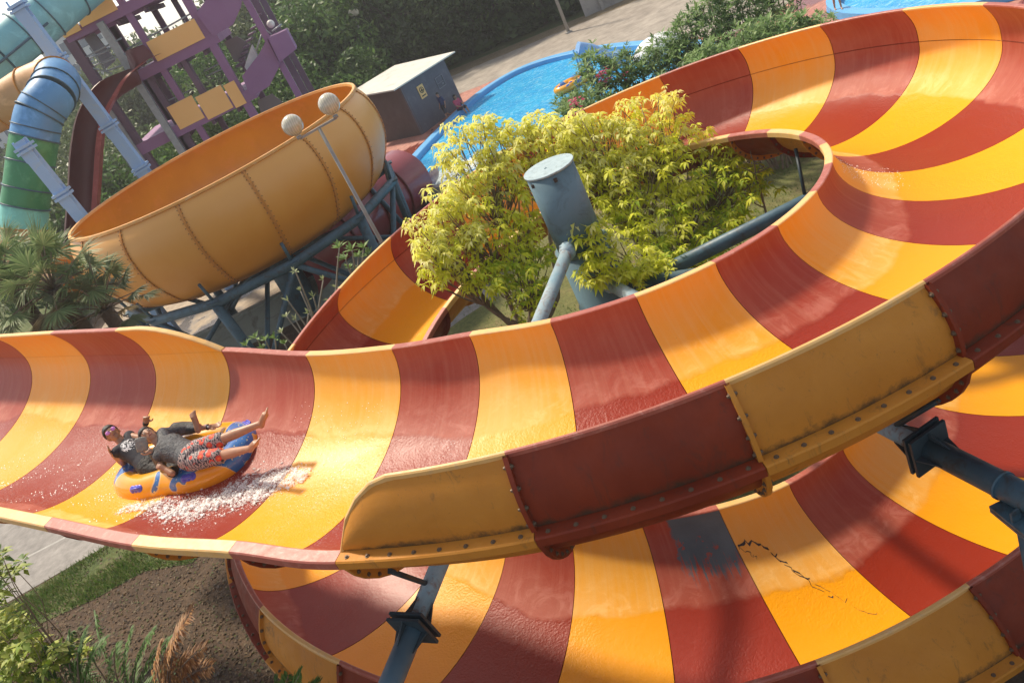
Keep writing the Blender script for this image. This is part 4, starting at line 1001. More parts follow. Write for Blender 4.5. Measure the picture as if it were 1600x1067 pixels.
# oleander bush by the pool
def oleander(poly, Y0, label, n, flowers=(), zcut=None):
    ps = crown_pts(poly, n, lambda x, y: Y0(x, y)+random.uniform(-.7, .9), 10); P = [p[0] for p in ps]
    cx_ = sum(p.x for p in P)/len(P); cy_ = sum(p.y for p in P)/len(P)
    t = empty('oleander_bush', (cx_, cy_, 0), label, 'bush'); lv = Leaves(); mb = MB()
    for k, p in enumerate(P):
        cols = random.choice([[(.16, .27, .08), (.21, .34, .11)], [(.27, .38, .14), (.20, .31, .10)], [(.10, .18, .06), (.14, .23, .07)]])
        for _ in range(2):
            q = p+Vector((random.gauss(0, .14), random.gauss(0, .14), random.gauss(0, .10))); lv.rosette(q, random.randint(8, 12), random.uniform(.22, .34), cols, .55, .35, .22, .11)
        if k % 6 == 0:
            b = Vector((cx_+(p.x-cx_)*.6, cy_+(p.y-cy_)*.4, 0)); branchy(mb, b, p, .035, .01, .06, 5)
    for f in flowers:
        c = aty(*f, Y0(*f)-.6)
        for _ in range(9): lv.rosette(c+Vector((random.gauss(0, .10), random.gauss(0, .1), random.gauss(0, .08))), 5, .08, [(.75, .12, .25), (.65, .10, .2)], .5, .3, .1, .5)
    mb.build('stems', M_twig, t); lv.build('leaves', t); return t
O1 = [(905, 95), (925, 80), (960, 85), (1000, 85), (1030, 60), (1060, 65), (1090, 80), (1110, 120), (1020, 125), (960, 165), (900, 185), (872, 175), (885, 150), (915, 140), (905, 115)]
O2 = [(1050, 50), (1080, 15), (1110, -20), (1250, -25), (1235, 20), (1190, 60), (1150, 85), (1080, 100), (1045, 80)]
O3 = [(1090, 90), (1150, 60), (1190, 35), (1240, 28), (1300, 30), (1290, 45), (1230, 70), (1150, 95), (1090, 125), (1040, 130)]
oleander(O1, lambda x, y: 23.5-(y-130)/40*.6, 'dark green oleander bush with pink flowers overhanging the pool beside the slide', 300, ((938, 120), (950, 112), (975, 118), (905, 200), (900, 160), (945, 130)))
oleander(O2, lambda x, y: 24.5-(y-40)/60, 'tallest oleander bush at the top edge behind the slide', 330)
oleander(O3, lambda x, y: 21.5, 'lighter oleander bush low along the outer slide rim', 220)
oleander([(875, 175), (915, 160), (955, 150), (930, 180), (900, 195), (878, 200)], lambda x, y: 21.8, 'small end bush with one pink flower at the lower left of the oleanders', 40, ((898, 162),))
# fan palm at left
def fan_palm(loc, hub, fronds, label, cols=None, R0=.82):
    t = empty('fan_palm', loc, label, 'palm'); cols = cols or [(.21, .29, .13), (.27, .36, .16), (.17, .24, .11), (.34, .40, .20)]
    mb = MB(); mb.tube(catmull([Vector(loc), Vector(hub)], 6), .16, 10); mb.build('trunk', M_bark, t); lv = Leaves(); st = MB()
    hub = Vector(hub)
    for k in range(fronds):
        a = k*2.4; el = 1.25-1.75*(k/fronds)+random.gauss(0, .1); L = random.uniform(.7, 1.15)
        d = Vector((math.cos(a)*math.cos(el), math.sin(a)*math.cos(el), math.sin(el))); c = hub+d*L; st.tube([hub, hub+d*L*.5+Vector((0, 0, .05)), c], [.02, .015, .010], 5)
        side = d.cross(Vector((0, 0, 1))); side.normalize(); up = side.cross(d); rr = R0*random.uniform(.75, 1.1); dead = el < -.35; ns = 48
        for j in range(ns):
            b_ = (j/(ns-1)-.5)*4.3; dd = (d*math.cos(b_)+side*math.sin(b_)+up*.12*math.cos(b_*2)).normalized(); l = rr*(1-.25*abs(b_)/2.2)*random.uniform(.9, 1.06)
            q = random.choice([(.32, .25, .14), (.25, .19, .10)]) if dead else random.choice(cols); lv.leaf(c, dd, l, .019, l*(.10+.28*random.random()), q, up)
    st.build('stalks', M_twig, t); lv.build('fronds', t); return t
hp = aty(85, 452, 18.5); fan_palm((hp.x, hp.y, 0), (hp.x, hp.y, hp.z), 30, 'big grey green fan palm standing behind the left end of the slide')
hp = aty(10, 440, 19.2); fan_palm((hp.x, hp.y, 0), (hp.x, hp.y, hp.z), 22, 'fan palm cut by the left edge of the photo')
hp = aty(160, 478, 18.3); fan_palm((hp.x, hp.y, 0), (hp.x, hp.y, hp.z-.1), 20, 'smaller fan palm close to the bowl underside', [(.15, .19, .10), (.19, .22, .12)], .6)
# frangipani plants by the curb
def frangi(base, tips, label, Y, cols, nl=9, L=.30):
    t = empty('frangipani', base, label, 'plant'); mb = MB(); lv = Leaves(); b = Vector(base); hub = b+Vector((0, 0, 1.3)); mb.tube([b, hub], [.06, .045], 8)
    for px, py in tips:
        p = aty(px, py, Y+random.uniform(-.5, .5)); k = hub.lerp(p, .55)+Vector((random.gauss(0, .15), 0, -.12)); mb.tube(catmull([hub, k, p], 4), [.035-.0022*i for i in range(9)], 6); lv.rosette(p, nl, L, cols, .75, .35, .08, .16)
    mb.build('stems', paint('pale_bark', (.34, .31, .26), (.24, .22, .18), .8) if 'pale_bark' not in bpy.data.materials else bpy.data.materials['pale_bark'], t); lv.build('leaves', t)
FG = [(.22, .34, .10), (.28, .40, .13), (.16, .27, .08)]
b_ = aty(540, 520, 20.5); frangi((b_.x-.1, 20.5, 0), ((530, 388), (550, 392), (568, 388), (540, 405), (560, 402), (575, 400), (548, 420)), 'green leaved frangipani plant touching the slide rim below the bowl', 20.5, FG, 12, .27)
b_ = aty(490, 545, 20.2); frangi((b_.x, 20.2, 0), ((462, 425), (470, 455), (450, 470), (490, 465), (505, 438), (482, 490), (515, 470), (462, 500), (500, 500), (525, 450), (448, 495), (440, 520)), 'sparse pale frangipani with bare stems beside the green concrete wall', 20.2, [(.28, .34, .16), (.36, .40, .22)], 6, .20)
b_ = aty(425, 560, 19); frangi((b_.x, 19, 0), ((400, 528), (415, 532), (430, 530), (445, 538), (412, 545), (385, 540)), 'low leafy plant just above the slide rim beside the green wall', 19, FG, 9, .22)
# lower left foreground plants
def croton(label, poly, z, n, cols):
    ps = crown_pts(poly, n, lambda x, y: 7.5+random.uniform(-.4, .4), 9); P = [p[0] for p in ps]; c = sum(P, Vector())/len(P)
    t = empty('croton_bush', (c.x, c.y+.3, 0), label, 'bush'); lv = Leaves(); mb = MB()
    for k, p in enumerate(P):
        [lv.rosette(p+Vector((random.gauss(0, .04), random.gauss(0, .05), random.gauss(0, .04))), 8, random.uniform(.10, .16), cols, .3, .4, .3, .24) for _ in range(2)]
        if k % 2 == 0: branchy(mb, Vector((c.x-.3, c.y+.2, c.z-1.6)), p, .008, .003, .08, 4)
    mb.tube([(c.x, c.y+.3, 0), (c.x-.3, c.y+.2, c.z-1.55)], [.05, .03], 8); mb.build('stems', M_twig, t); lv.build('leaves', t)
YG2 = [(.34, .42, .05), (.44, .50, .08), (.24, .34, .04), (.52, .52, .12)]
croton('yellow green bush at the lower left corner', [(-20, 940), (20, 955), (60, 1000), (140, 1000), (150, 1020), (90, 1040), (80, 1090), (-20, 1090)], 4, 70, YG2)
croton('dark and light green bush at the left edge below the slide', [(-20, 855), (10, 870), (30, 890), (15, 900), (10, 925), (-20, 940)], 4, 16, [(.10, .18, .03), (.30, .36, .05)])
def cycad(hubpx, Y, specs, label, cols, Lf=.20, name='palm_plant'):
    hub = aty(*hubpx, Y); t = empty(name, (hub.x, hub.y, 0), label, 'palm'); lv = Leaves(); mb = MB(); mb.tube([(hub.x, hub.y, 0), hub], [.07, .04], 8)
    for px, py, dY in specs:
        e = aty(px, py, Y+dY); m_ = hub.lerp(e, .55)+Vector((0, 0, .12)); P = catmull([hub, m_, e], 14); mb.tube(P, [.012-.0003*i for i in range(len(P))], 5)
        for i in range(3, len(P)):
            for j in range(2):
                q = P[i]*(1-j/2)+P[i-1]*(j/2)+Vector((0, 0, random.gauss(0, .004))); d = (P[i]-P[i-1]).normalized(); side = d.cross(Vector((0, 0, 1))).normalized()
                for s_ in (-1, 1):
                    l = Lf*1.25*math.sin(math.pi*min(.9, .3+.6*i/len(P)))*random.uniform(.85, 1.15); lv.leaf(q, (side*s_*1.0+d*random.uniform(.35, .7)+Vector((0, 0, random.uniform(.0, .5)))).normalized(), l, .009, l*.3, random.choice(cols))
    mb.build('stalks', M_twig, t); lv.build('fronds', t)
CG = [(.08, .19, .03), (.12, .26, .05), (.06, .14, .02)]
cycad((205, 1120), 7.4, ((120, 985, .4), (150, 960, .2), (205, 985, 0), (240, 985, -.1), (265, 1000, -.2), (180, 1010, -.3), (100, 1040, 0), (280, 1040, 0)), 'dark green feather palm at the bottom edge left of the dry frond', CG)
cycad((130, 1110), 7.2, ((75, 1010, .2), (110, 990, .2), (135, 985, 0), (165, 1000, 0), (60, 1050, 0)), 'green feather palm in the bottom left corner', CG+[(.12, .22, .05)])
cycad((460, 1150), 7.0, ((430, 1062, 0), (470, 1050, 0), (500, 1066, 0), (450, 1055, .2)), 'tip of a green palm at the bottom edge under the slide', CG+[(.16, .28, .05)])
cycad((262, 1110), 7.0, ((300, 950, .2), (285, 975, 0), (272, 1000, 0), (320, 1010, 0), (250, 1010, 0), (295, 1030, .1), (330, 1040, 0)), 'dry brown dead palm frond standing at the bottom edge', [(.40, .20, .08), (.30, .13, .05), (.48, .26, .11)], .22, 'dead_frond')

# dark undergrowth along the foot of the tree row
V = []; Fa = []; Cc = []; nb = 0
for i in range(90):
    t = i/90; x = -7+34*t+random.uniform(-.5, .5); y = 67.5-11*t+random.uniform(-.5, 1.5); h = random.choice([.9, 1.4, 2.0, 3.0]); r = random.uniform(.9, 1.7); per = 300
    U = RNG.normal(size=(per, 3)); U /= np.linalg.norm(U, axis=1)[:, None]; P = np.array([x, y, h*.48])+U*np.array([r, r, h*.5])*(.7+.35*RNG.random(per))[:, None]
    A = RNG.normal(size=(per, 3)); A /= np.linalg.norm(A, axis=1)[:, None]; B = np.cross(A, U); B /= np.linalg.norm(B, axis=1)[:, None]; s_ = .24*(.5+RNG.random(per))[:, None]
    V.append(np.stack([P-B*s_, P-A*s_*.6, P+B*s_, P+A*s_*.6], 1).reshape(-1, 3)); Fa.append(nb+np.arange(per*4).reshape(per, 4)); nb += per*4; Cc.append(np.array(DG)[RNG.integers(0, 4, per)]*random.uniform(.7, 1.2))
leafmesh('undergrowth', np.concatenate(V), np.concatenate(Fa), np.concatenate(Cc), kind='stuff')
# ---------------------------------------------------------------- people
def joint(parent, px, L, zh):
    """point on the pixel's ray at distance L from parent; the root nearest height zh"""
    d = Vector(ray(*px)); d.normalize(); o = Vector((0, 0, H))-parent; b = o.dot(d); c = o.dot(o)-L*L; D = b*b-c
    if D < 0: p = Vector((0, 0, H))+d*(-b); return parent+(p-parent).normalized()*L
    return min((Vector((0, 0, H))+d*t for t in (-b-math.sqrt(D), -b+math.sqrt(D))), key=lambda q: abs(q.z-zh))
def remeshed(mb, name, mat, parent, voxel, smooth=3, label=None):
    me = bpy.data.meshes.new(name); me.from_pydata(mb.v, [], mb.f); o = bpy.data.objects.new(name, me); COL.objects.link(o)
    r_ = o.modifiers.new('r', 'REMESH'); r_.mode = 'VOXEL'; r_.voxel_size = voxel; s_ = o.modifiers.new('s', 'SMOOTH'); s_.iterations = smooth; s_.factor = .5
    dg = bpy.context.evaluated_depsgraph_get(); m2 = bpy.data.meshes.new_from_object(o.evaluated_get(dg)); bpy.data.objects.remove(o)
    m2.name = name; m2.materials.clear(); m2.materials.append(mat); m2.polygons.foreach_set('use_smooth', [True]*len(m2.polygons))
    o = bpy.data.objects.new(name, m2); COL.objects.link(o); o.parent = parent; m2.transform(Matrix.Translation(-Vector(parent.location)))
    if label: o['label'] = label
    return o
def cap(mb, a, b, r0, r1, seg=12):
    mb.tube([a, a.lerp(b, .33), a.lerp(b, .66), b], [r0, r0*.97+r1*.05, (r0*.35+r1*.65)*1.04, r1], seg); mb.sphere(a, r0, seg, 8); mb.sphere(b, r1, seg, 8)
def frame(z, y):
    z = z.normalized(); x = y.cross(z).normalized(); y = z.cross(x); return Matrix((x, y, z)).transposed()
def head(mb, c, up, face, s=1.0):
    rot = frame(up, face); W = lambda x, y, z: c+rot @ (Vector((x, y, z))*s)
    mb.sphere(W(0, -.01, .02), (.074*s, .092*s, .095*s), 20, 14, rot=rot); mb.sphere(W(0, .022, -.045), (.055*s, .062*s, .065*s), 16, 12, rot=rot)
    mb.sphere(W(0, .055, -.085), (.026*s, .022*s, .02*s), 10, 8, rot=rot); mb.tube([W(0, .078, .012), W(0, .098, -.025)], [.008*s, .014*s], 8); mb.sphere(W(0, .094, -.028), (.017*s, .013*s, .010*s), 8, 6, rot=rot)
    for k in (-1, 1): mb.sphere(W(.076*k, -.012, -.012), (.010*s, .02*s, .03*s), 8, 8, rot=rot); mb.sphere(W(.032*k, .073, .024), (.022*s, .012*s, .008*s), 8, 6, rot=rot)
    mb.sphere(W(0, .078, -.058), (.024*s, .012*s, .012*s), 8, 6, rot=rot); return rot, W
def hand(mb, w, d, palm, s=1.0, curl=.5, thumb=1):
    d = d.normalized(); rot = frame(d, palm); W = lambda x, y, z: w+rot @ (Vector((x, y, z))*s)
    mb.sphere(W(0, 0, .045), (.040*s, .015*s, .052*s), 12, 8, rot=rot); mb.tube([w, W(0, 0, .03)], [.026*s, .03*s], 10)
    for i, (x, l) in enumerate(((-.030, .068), (-.010, .078), (.010, .073), (.030, .058))):
        a = W(x, 0, .078); c1 = curl*(.8+.1*i); b = a+rot @ (Vector((x*.15, math.sin(c1*.5), math.cos(c1*.5)))*l*.5*s); e = b+rot @ (Vector((0, math.sin(c1*1.4), math.cos(c1*1.4)))*l*.5*s); mb.tube([a, b, e], [.0105*s, .0095*s, .008*s], 8); mb.sphere(e, .008*s, 8, 6)
    a = W(-.032*thumb, 0, .02); b = W(-.062*thumb, .012, .05); e = W(-.068*thumb, .02, .078); mb.tube([a, b, e], [.014*s, .011*s, .009*s], 8); mb.sphere(e, .009*s, 8, 6)
def foot(mb, ank, toe, sole, s=1.0):
    d = (toe-ank).normalized(); up = -sole.normalized(); rot = frame(d, sole); h = ank+sole.normalized()*.045*s-d*.035*s; b = h+d*.17*s
    mb.tube([h, h+d*.09*s-sole.normalized()*.012*s, b], [.034*s, .034*s, .036*s], 12); mb.sphere(h, .034*s); mb.sphere(b, (.045*s, .022*s, .03*s), 12, 8, rot=rot); mb.tube([ank, h+d*.03*s], [.036*s, .036*s], 12)
    for i in range(5):
        x = (-.034+.017*i)*s; q = b+rot @ Vector((x, 0, (.022-.004*i)*s)); e = b+rot @ Vector((x*1.1, -.002, (.050-.0055*i)*s)); r_ = (.012-.0012*i)*s; mb.tube([q, e], [r_, r_], 8); mb.sphere(e, r_, 8, 6)
def skin_mat(name, c):
    m = NT(name); m.set(Base_Color=m.ramp(m.noise(14, 4), [(.3, c), (.7, tuple(x*.82 for x in c))]), Roughness=.42); m.b.inputs['Subsurface Weight'].default_value = .06; m.b.inputs['Subsurface Radius'].default_value = (.02, .008, .004); return m.mat
def folded(name, c1, c2):
    m = NT(name); m.set(Base_Color=m.ramp(m.noise(7, 6, .6, None, 1.5), [(.35, c1), (.65, c2)]), Roughness=.6); m.bump(m.noise(9, 4, .6, None, 2.2), .9, .03); return m.mat
def cloth(name, c1, c2, sc=30): return folded(name, c1, c2)
M_skin = skin_mat('skin', (.42, .21, .125)); M_skin2 = skin_mat('skin_tan', (.46, .24, .145)); M_hair = paint('black_hair', (.012, .010, .009), (.025, .018, .014), .5, 30, .4)
def person(label, J, tops, bottoms, sleeve, legcover, mats, voxel=.008, s=1.0, hands=True, extra=None, name='person', hair=1.0, female=False, group=None):
    """J: joints dict; tops/bottoms materials; sleeve 0..2 and legcover 0..2 = how far cloth goes"""
    root = empty(name, J['pel'], label, 'person', group); mb = MB()
    up = (J['neck']-J['pel']).normalized(); side = (J['shL']-J['shR']).normalized(); front = J.get('front') or side.cross(up) 
    if J.get('face') is not None and front.dot(J['chestface']) < 0: front = -front
    rt_ = frame(up, front); W = lambda x, y, z: J['pel']+(J['neck']-J['pel'])*z+rt_ @ (Vector((x, y, 0))*s)
    def torso(mb, g_=0.0, z0=-.08, z1=1.0):
        K = [(-.16, .05, .04), (-.13, .11, .08), (-.06, .150, .105), (.12, .146, .104), (.3, .130, .096), (.5, .136, .102), (.68, .152, .110), (.82, .150, .100), (.92, .105, .080), (.97, .05, .045)]
        K = [k for k in K if k[0] <= z1+.001 and k[0] >= z0-.12]; rings = []
        for (z, rx, ry) in K: rings.append([W((rx+g_)*math.cos(t), (ry+g_)*math.sin(t), z) for t in np.linspace(0, 2*math.pi, 25)[:-1]]+[W((rx+g_), 0, z)])
        mb.grid(rings); mb.add(rings[0][:-1], [tuple(range(24))]); mb.add(rings[-1][:-1], [tuple(range(24))])
        if z1 > .8:
            for k in ('shL', 'shR'): mb.tube([W(0, 0, .86), J[k]], [(.075+g_)*s, (.056+g_)*s], 12); mb.sphere(J[k], (.056+g_)*s)
    torso(mb)
    mb.tube([W(0, 0, .9), J['neck'], J['head']], [.07*s, .052*s, .05*s], 14)
    fc = J['face'] if J.get('face') is not None else front; hup = J.get('hup') or (J['head']-J['neck']); rot, HW = head(mb, J['head'], hup, fc, s)
    for k in 'LR':
        if 'el'+k in J:
            cap(mb, J['sh'+k], J['el'+k], .047*s, .038*s); cap(mb, J['el'+k], J['wr'+k], .038*s, .026*s); hand(mb, J['wr'+k], J['ha'+k]-J['wr'+k], J.get('pa'+k) or front, s, J.get('cu'+k, .5), 1 if k == 'L' else -1)
        cap(mb, J['hi'+k], J['kn'+k], .080*s, .055*s); cap(mb, J['kn'+k], J['an'+k], .055*s, .035*s); mb.sphere(J['kn'+k].lerp(J['an'+k], .28), .056*s); foot(mb, J['an'+k], J['to'+k], J['so'+k], s)
    body = remeshed(mb, 'body', mats['skin'], root, voxel*s)
    m = MB(); torso(m, .014, -.04)
    for k in 'LR':
        if 'el'+k in J and sleeve[k == 'R'] > 0:
            f = sleeve[k == 'R']; cap(m, J['sh'+k], J['sh'+k].lerp(J['el'+k], min(1, f)), .062*s, .054*s)
            if f > 1: cap(m, J['el'+k], J['el'+k].lerp(J['wr'+k], f-1), .054*s, (.054-.016*(f-1))*s)
    remeshed(m, 'shirt', tops, root, voxel*1.1*s)
    m = MB(); torso(m, .022, -.2, .13)
    for k in 'LR':
        f = legcover[k == 'R']; cap(m, J['hi'+k], J['hi'+k].lerp(J['kn'+k], min(1, f)), .098*s, (.074+.012*(f < 1))*s)
        if f > 1: cap(m, J['kn'+k], J['kn'+k].lerp(J['an'+k], f-1), .074*s, .058*s)
    remeshed(m, 'trousers' if legcover[0] > 1.2 else 'shorts', bottoms, root, voxel*1.1*s)
    m = MB(); m.sphere(HW(0, -.02, .035), (.081*s, .096*s, .096*s), 20, 14, rot=rot)
    if female: m.sphere(HW(0, -.06, -.05), (.07*s, .05*s, .12*s), 14, 10, rot=rot)
    hv = MB(); hv.v = m.v; hv.f = [f for f in m.f if np.mean([((rot.transposed() @ (Vector(m.v[i])-J['head'])).z/s > .030+.42*max(0, (rot.transposed() @ (Vector(m.v[i])-J['head'])).y/s-.02)) or ((rot.transposed() @ (Vector(m.v[i])-J['head'])).y/s < -.03 and (rot.transposed() @ (Vector(m.v[i])-J['head'])).z/s > (-.15 if female else -.05)) for i in f]) > .5]; hv.m = [0]*len(hv.f); hv.sm = [True]*len(hv.f)
    ho = hv.build('hair', M_hair, root); sm_ = ho.modifiers.new('t', 'SOLIDIFY'); sm_.thickness = .014*s; sm_.offset = 0
    for k in (-1, 1):
        e = MB(); e.sphere(HW(.031*k, .084, .006), (.013*s, .006*s, .006*s), 10, 8, rot=rot); eo = e.build('eye', paintn('eye_white', (.6, .56, .52)), root)
        e = MB(); e.sphere(HW(.031*k, .0895, .006), (.0055*s, .002*s, .0055*s), 8, 6, rot=rot); e.build('pupil', M_dark, eo)
        e = MB(); e.tube([HW(.014*k, .088, .028), HW(.033*k, .087, .033), HW(.05*k, .076, .026)], .0035*s, 6); e.build('eyebrow', M_hair, root)
    e = MB(); e.tube([HW(-.022, .085, -.052), HW(0, .0915, -.056), HW(.022, .085, -.052)], .0055*s, 8); e.build('lips', paintn('lips', (.32, .10, .08)), root)
    return root, HW, rot
def paintn(name, c): return bpy.data.materials.get(name) or paint(name, c)
# raft
RA, RB = atz(206, 741, 4.99), atz(384, 702, 4.95)
ax = (RB-RA); LEN = ax.length; ax.normalize(); rc = (RA+RB)/2; sidev = Vector((-ax.y, ax.x, 0)).normalized(); rup = sidev.cross(ax)*-1
if rup.z < 0: rup = -rup
print('raft centre', tuple(round(q, 2) for q in rc), 'axis length', round(LEN, 2), 'flume mid', tuple(round(q, 2) for q in surf(-.5, .5)), tuple(round(q, 2) for q in surf(-1, .5)))
raft = empty('double_raft', rc, 'yellow inflatable double raft with blue patches carrying two riders down the slide', 'raft')
TR = .205
def raft_mat():
    m = NT('raft_vinyl'); n1 = m.noise(1.75, 2, .4, None, .6); msk = m.ramp(n1, [(.548, 0.0), (.554, 1.0)]); ed = m.ramp(n1, [(.530, 0.0), (.535, 1.0), (.548, 1.0), (.554, 0.0)])
    a = m.mix(m.ramp(m.noise(3, 3), [(.3, 0.0), (.7, 1.0)]), (.88, .40, .02), (.80, .34, .015)); a = m.mix(msk, a, (.035, .16, .46))
    sp = m.n('SeparateXYZ'); m.l(m.objco(), sp.inputs[0]); a = m.mix(m.math('MULTIPLY', ed, .6), a, (.80, .60, .25))
    wd = m.math('MULTIPLY', m.ramp(m.noise(26, 3, .5), [(.64, 0.0), (.67, 1.0)]), msk); a = m.mix(wd, a, (.75, .65, .25))
    m.set(Base_Color=a, Roughness=.22, Coat_Weight=.5); m.bump(m.noise(7, 3), .15, .02); return m.mat
M_raft = raft_mat()
def rp(t):
    x = math.cos(t); y = math.sin(t); hw = .455*(1-.15*math.exp(-(x/.28)**2)); return rc+ax*(LEN/2-TR*.35)*x*(1 if abs(x) < 1 else 1)+sidev*hw*(abs(y)**.72)*(1 if y > 0 else -1)
mb = MB(); mb.tube([rp(2*math.pi*i/56) for i in range(56)], TR, 22, closed=True); mb.build('ring_tube', M_raft, raft)
mb = MB(); mb.tube([rc-sidev*.34, rc-sidev*.1-rup*.03, rc+sidev*.1-rup*.03, rc+sidev*.34], .16, 16); mb.build('cross_tube', M_raft, raft)
M_hd = paint('violet_handle', (.10, .10, .62), (.08, .08, .5), .35, 5)
for t in (246, 300, 30, 85, 135):
    t = R(t); p = rp(t); tg = (rp(t+.05)-rp(t-.05)).normalized(); o = tg.cross(rup).normalized(); o = o if o.dot(p-rc) > 0 else -o
    n_ = (o*.75+rup*.66).normalized(); q = p+n_*(TR-.005); mb = MB(); w2 = n_.cross(tg)
    rotm = Matrix((tg, w2, n_)).transposed(); [mb.sphere(q+tg*a_*.06, (.055, .052, .018), 14, 8, rot=rotm) for a_ in (-1, 0, 1)]; pad = mb.build('handle', M_hd, raft)
    mb = MB(); mb.tube(catmull([q-tg*.075, q-tg*.05+n_*.035, q+tg*.05+n_*.035, q+tg*.075], 4), .014, 8); mb.build('grip', M_hd, pad); mb = MB(); mb.sphere(q+n_*.012, (.07, .02, .014), 14, 8, rot=rotm); mb.build('slot', paintn('pale_violet', (.24, .26, .72)), pad)
# riders
def shirt_print():
    m = NT('black_print_tee'); n1 = m.noise(22, 5, .6, None, 1.5); sp = m.n('SeparateXYZ'); m.l(m.objco(), sp.inputs[0])
    d = m.n('VectorMath', operation='DISTANCE'); m.l(m.objco(), d.inputs[0]); d.inputs[1].default_value = (0, 0, 0); m._d = d
    msk = m.math('MULTIPLY', m.ramp(n1, [(.5, 0.0), (.52, 1.0)]), m.math('LESS_THAN', d.outputs['Value'], .115)); m.set(Base_Color=m.mix(msk, (.018, .018, .028), (.70, .70, .72)), Roughness=.8); m.bump(m.noise(9, 4), .4, .02); return m
def pattern():
    m = NT('patterned_shorts'); v = m.n('TexVoronoi'); v.inputs['Scale'].default_value = 10; m.l(m.objco(), v.inputs['Vector']); wv = m.n('TexWave'); wv.inputs['Scale'].default_value = 8; wv.inputs['Distortion'].default_value = 9; wv.inputs['Detail Scale'].default_value = 2.5; m.l(m.objco(), wv.inputs['Vector'])
    base = m.ramp(wv.outputs['Fac'], [(.30, (.02, .02, .03)), (.42, (.55, .50, .48)), (.55, (.05, .04, .05)), (.7, (.40, .30, .28))]); red = m.ramp(v.outputs['Distance'], [(0.0, (.80, .22, .04)), (.28, (.62, .05, .03))]); k = m.ramp(v.outputs['Distance'], [(.40, 1.0), (.45, 0.0)])
    sel = m.math('MULTIPLY', k, m.math('GREATER_THAN', m.noise(6, 2), .44)); m.set(Base_Color=m.mix(sel, base, red), Roughness=.7); m.bump(m.noise(12, 4), .4, .02); return m.mat
M_rash = cloth('charcoal_rash_shirt', (.085, .088, .098), (.028, .028, .032), 16); M_blk = cloth('black_cloth', (.014, .014, .015), (.024, .022, .02), 14)
V3 = Vector
SR = 1.2
# front rider
J = {}; J['pel'] = atz(302, 712, 5.32); J['neck'] = joint(J['pel'], (252, 694), .50*SR, 5.44); J['head'] = joint(J['neck'], (233, 681), .18*SR, 5.52)
J['shR'] = joint(J['neck'], (249, 713), .17*SR, 5.42); J['shL'] = J['neck']+(J['neck']-J['shR'])*.9; 
cam_dir = (V3((0, 0, H))-J['head']).normalized()
J['chestface'] = (cam_dir+V3((.2, -.2, 1))).normalized(); J['face'] = (cam_dir*.9+V3((.25, 0, -.15))).normalized()
J['elR'] = joint(J['shR'], (252, 727), .27*SR, 5.15); J['wrR'] = joint(J['elR'], (237, 706), .24*SR, 5.45); J['haR'] = joint(J['wrR'], (226, 701), .1*SR, 5.5)
J['elL'] = joint(J['shL'], (290, 672), .28*SR, 5.35); J['wrL'] = joint(J['elL'], (325, 667), .25*SR, 5.3); J['haL'] = joint(J['wrL'], (343, 664), .12*SR, 5.3)
J['hiR'] = J['pel']+(J['shR']-J['neck']).normalized()*.10; J['hiL'] = J['pel']-(J['shR']-J['neck']).normalized()*.10
J['knR'] = joint(J['hiR'], (351, 710), .40*SR, 5.36); J['anR'] = joint(J['knR'], (388, 701), .40*SR, 5.36); J['toR'] = joint(J['anR'], (398, 690), .18*SR, 5.45); J['soR'] = (J['anR']-J['knR'])
J['knL'] = joint(J['hiL'], (352, 684), .42*SR, 5.50); J['anL'] = joint(J['knL'], (404, 663), .42*SR, 5.65); J['toL'] = joint(J['anL'], (411, 644), .18*SR, 5.85); J['soL'] = (J['anL']-J['knL'])
JF = J
f_, HWf, rotf = person('rider in charcoal shirt and red patterned shorts lying in front in the raft', J, M_rash, pattern(), (1.5, 1.9), (.82, .82), {'skin': M_skin2}, .008, SR)
# watch
mb = MB(); d = (J['haL']-J['elL']).normalized(); mb.tube([J['wrL']-d*.02, J['wrL']+d*.012], .042, 14); wt = mb.build('watch', M_dark, f_); mb = MB(); mb.sphere(J['wrL']+cam_dir*.042, (.016, .016, .016), 10, 8); mb.build('watch_face', paintn('watch_dial', (.6, .6, .6)), wt)
# rear rider
J = {}; J['pel'] = atz(238, 727, 5.14); J['neck'] = joint(J['pel'], (194, 693), .50*SR, 5.42); J['head'] = joint(J['neck'], (176, 678), .18*SR, 5.62)
J['shR'] = joint(J['neck'], (184, 706), .17*SR, 5.40); J['shL'] = J['neck']+(J['neck']-J['shR'])*.9; cam_dir = (V3((0, 0, H))-J['head']).normalized()
J['chestface'] = (cam_dir+V3((.2, -.2, 1))).normalized(); J['face'] = (cam_dir+V3((.1, 0, .1))).normalized()
J['elR'] = joint(J['shR'], (193, 724), .26*SR, 5.2); J['wrR'] = joint(J['elR'], (178, 712), .22*SR, 5.45); J['haR'] = joint(J['wrR'], (170, 703), .1*SR, 5.55); J['cuR'] = .25
J['elL'] = joint(J['shL'], (222, 684), .27*SR, 5.6); J['wrL'] = joint(J['elL'], (228, 660), .24*SR, 5.8); J['haL'] = joint(J['wrL'], (229, 648), .12*SR, 5.95); J['paL'] = cam_dir; J['cuL'] = .9
J['hiR'] = J['pel']+(J['shR']-J['neck']).normalized()*.10; J['hiL'] = J['pel']-(J['shR']-J['neck']).normalized()*.10
J['knR'] = joint(J['hiR'], (284, 735), .40*SR, 5.2); J['anR'] = joint(J['knR'], (266, 738), .40*SR, 5.3); J['toR'] = joint(J['anR'], (246, 726), .18*SR, 5.4); J['soR'] = (cam_dir+V3((0, 0, .3)))
J['knL'] = joint(J['hiL'], (277, 667), .42*SR, 5.6); J['anL'] = joint(J['knL'], (311, 666), .40*SR, 5.5); J['toL'] = joint(J['anL'], (303, 642), .18*SR, 5.75); J['soL'] = (cam_dir*.8+V3((-.5, 0, 0)))
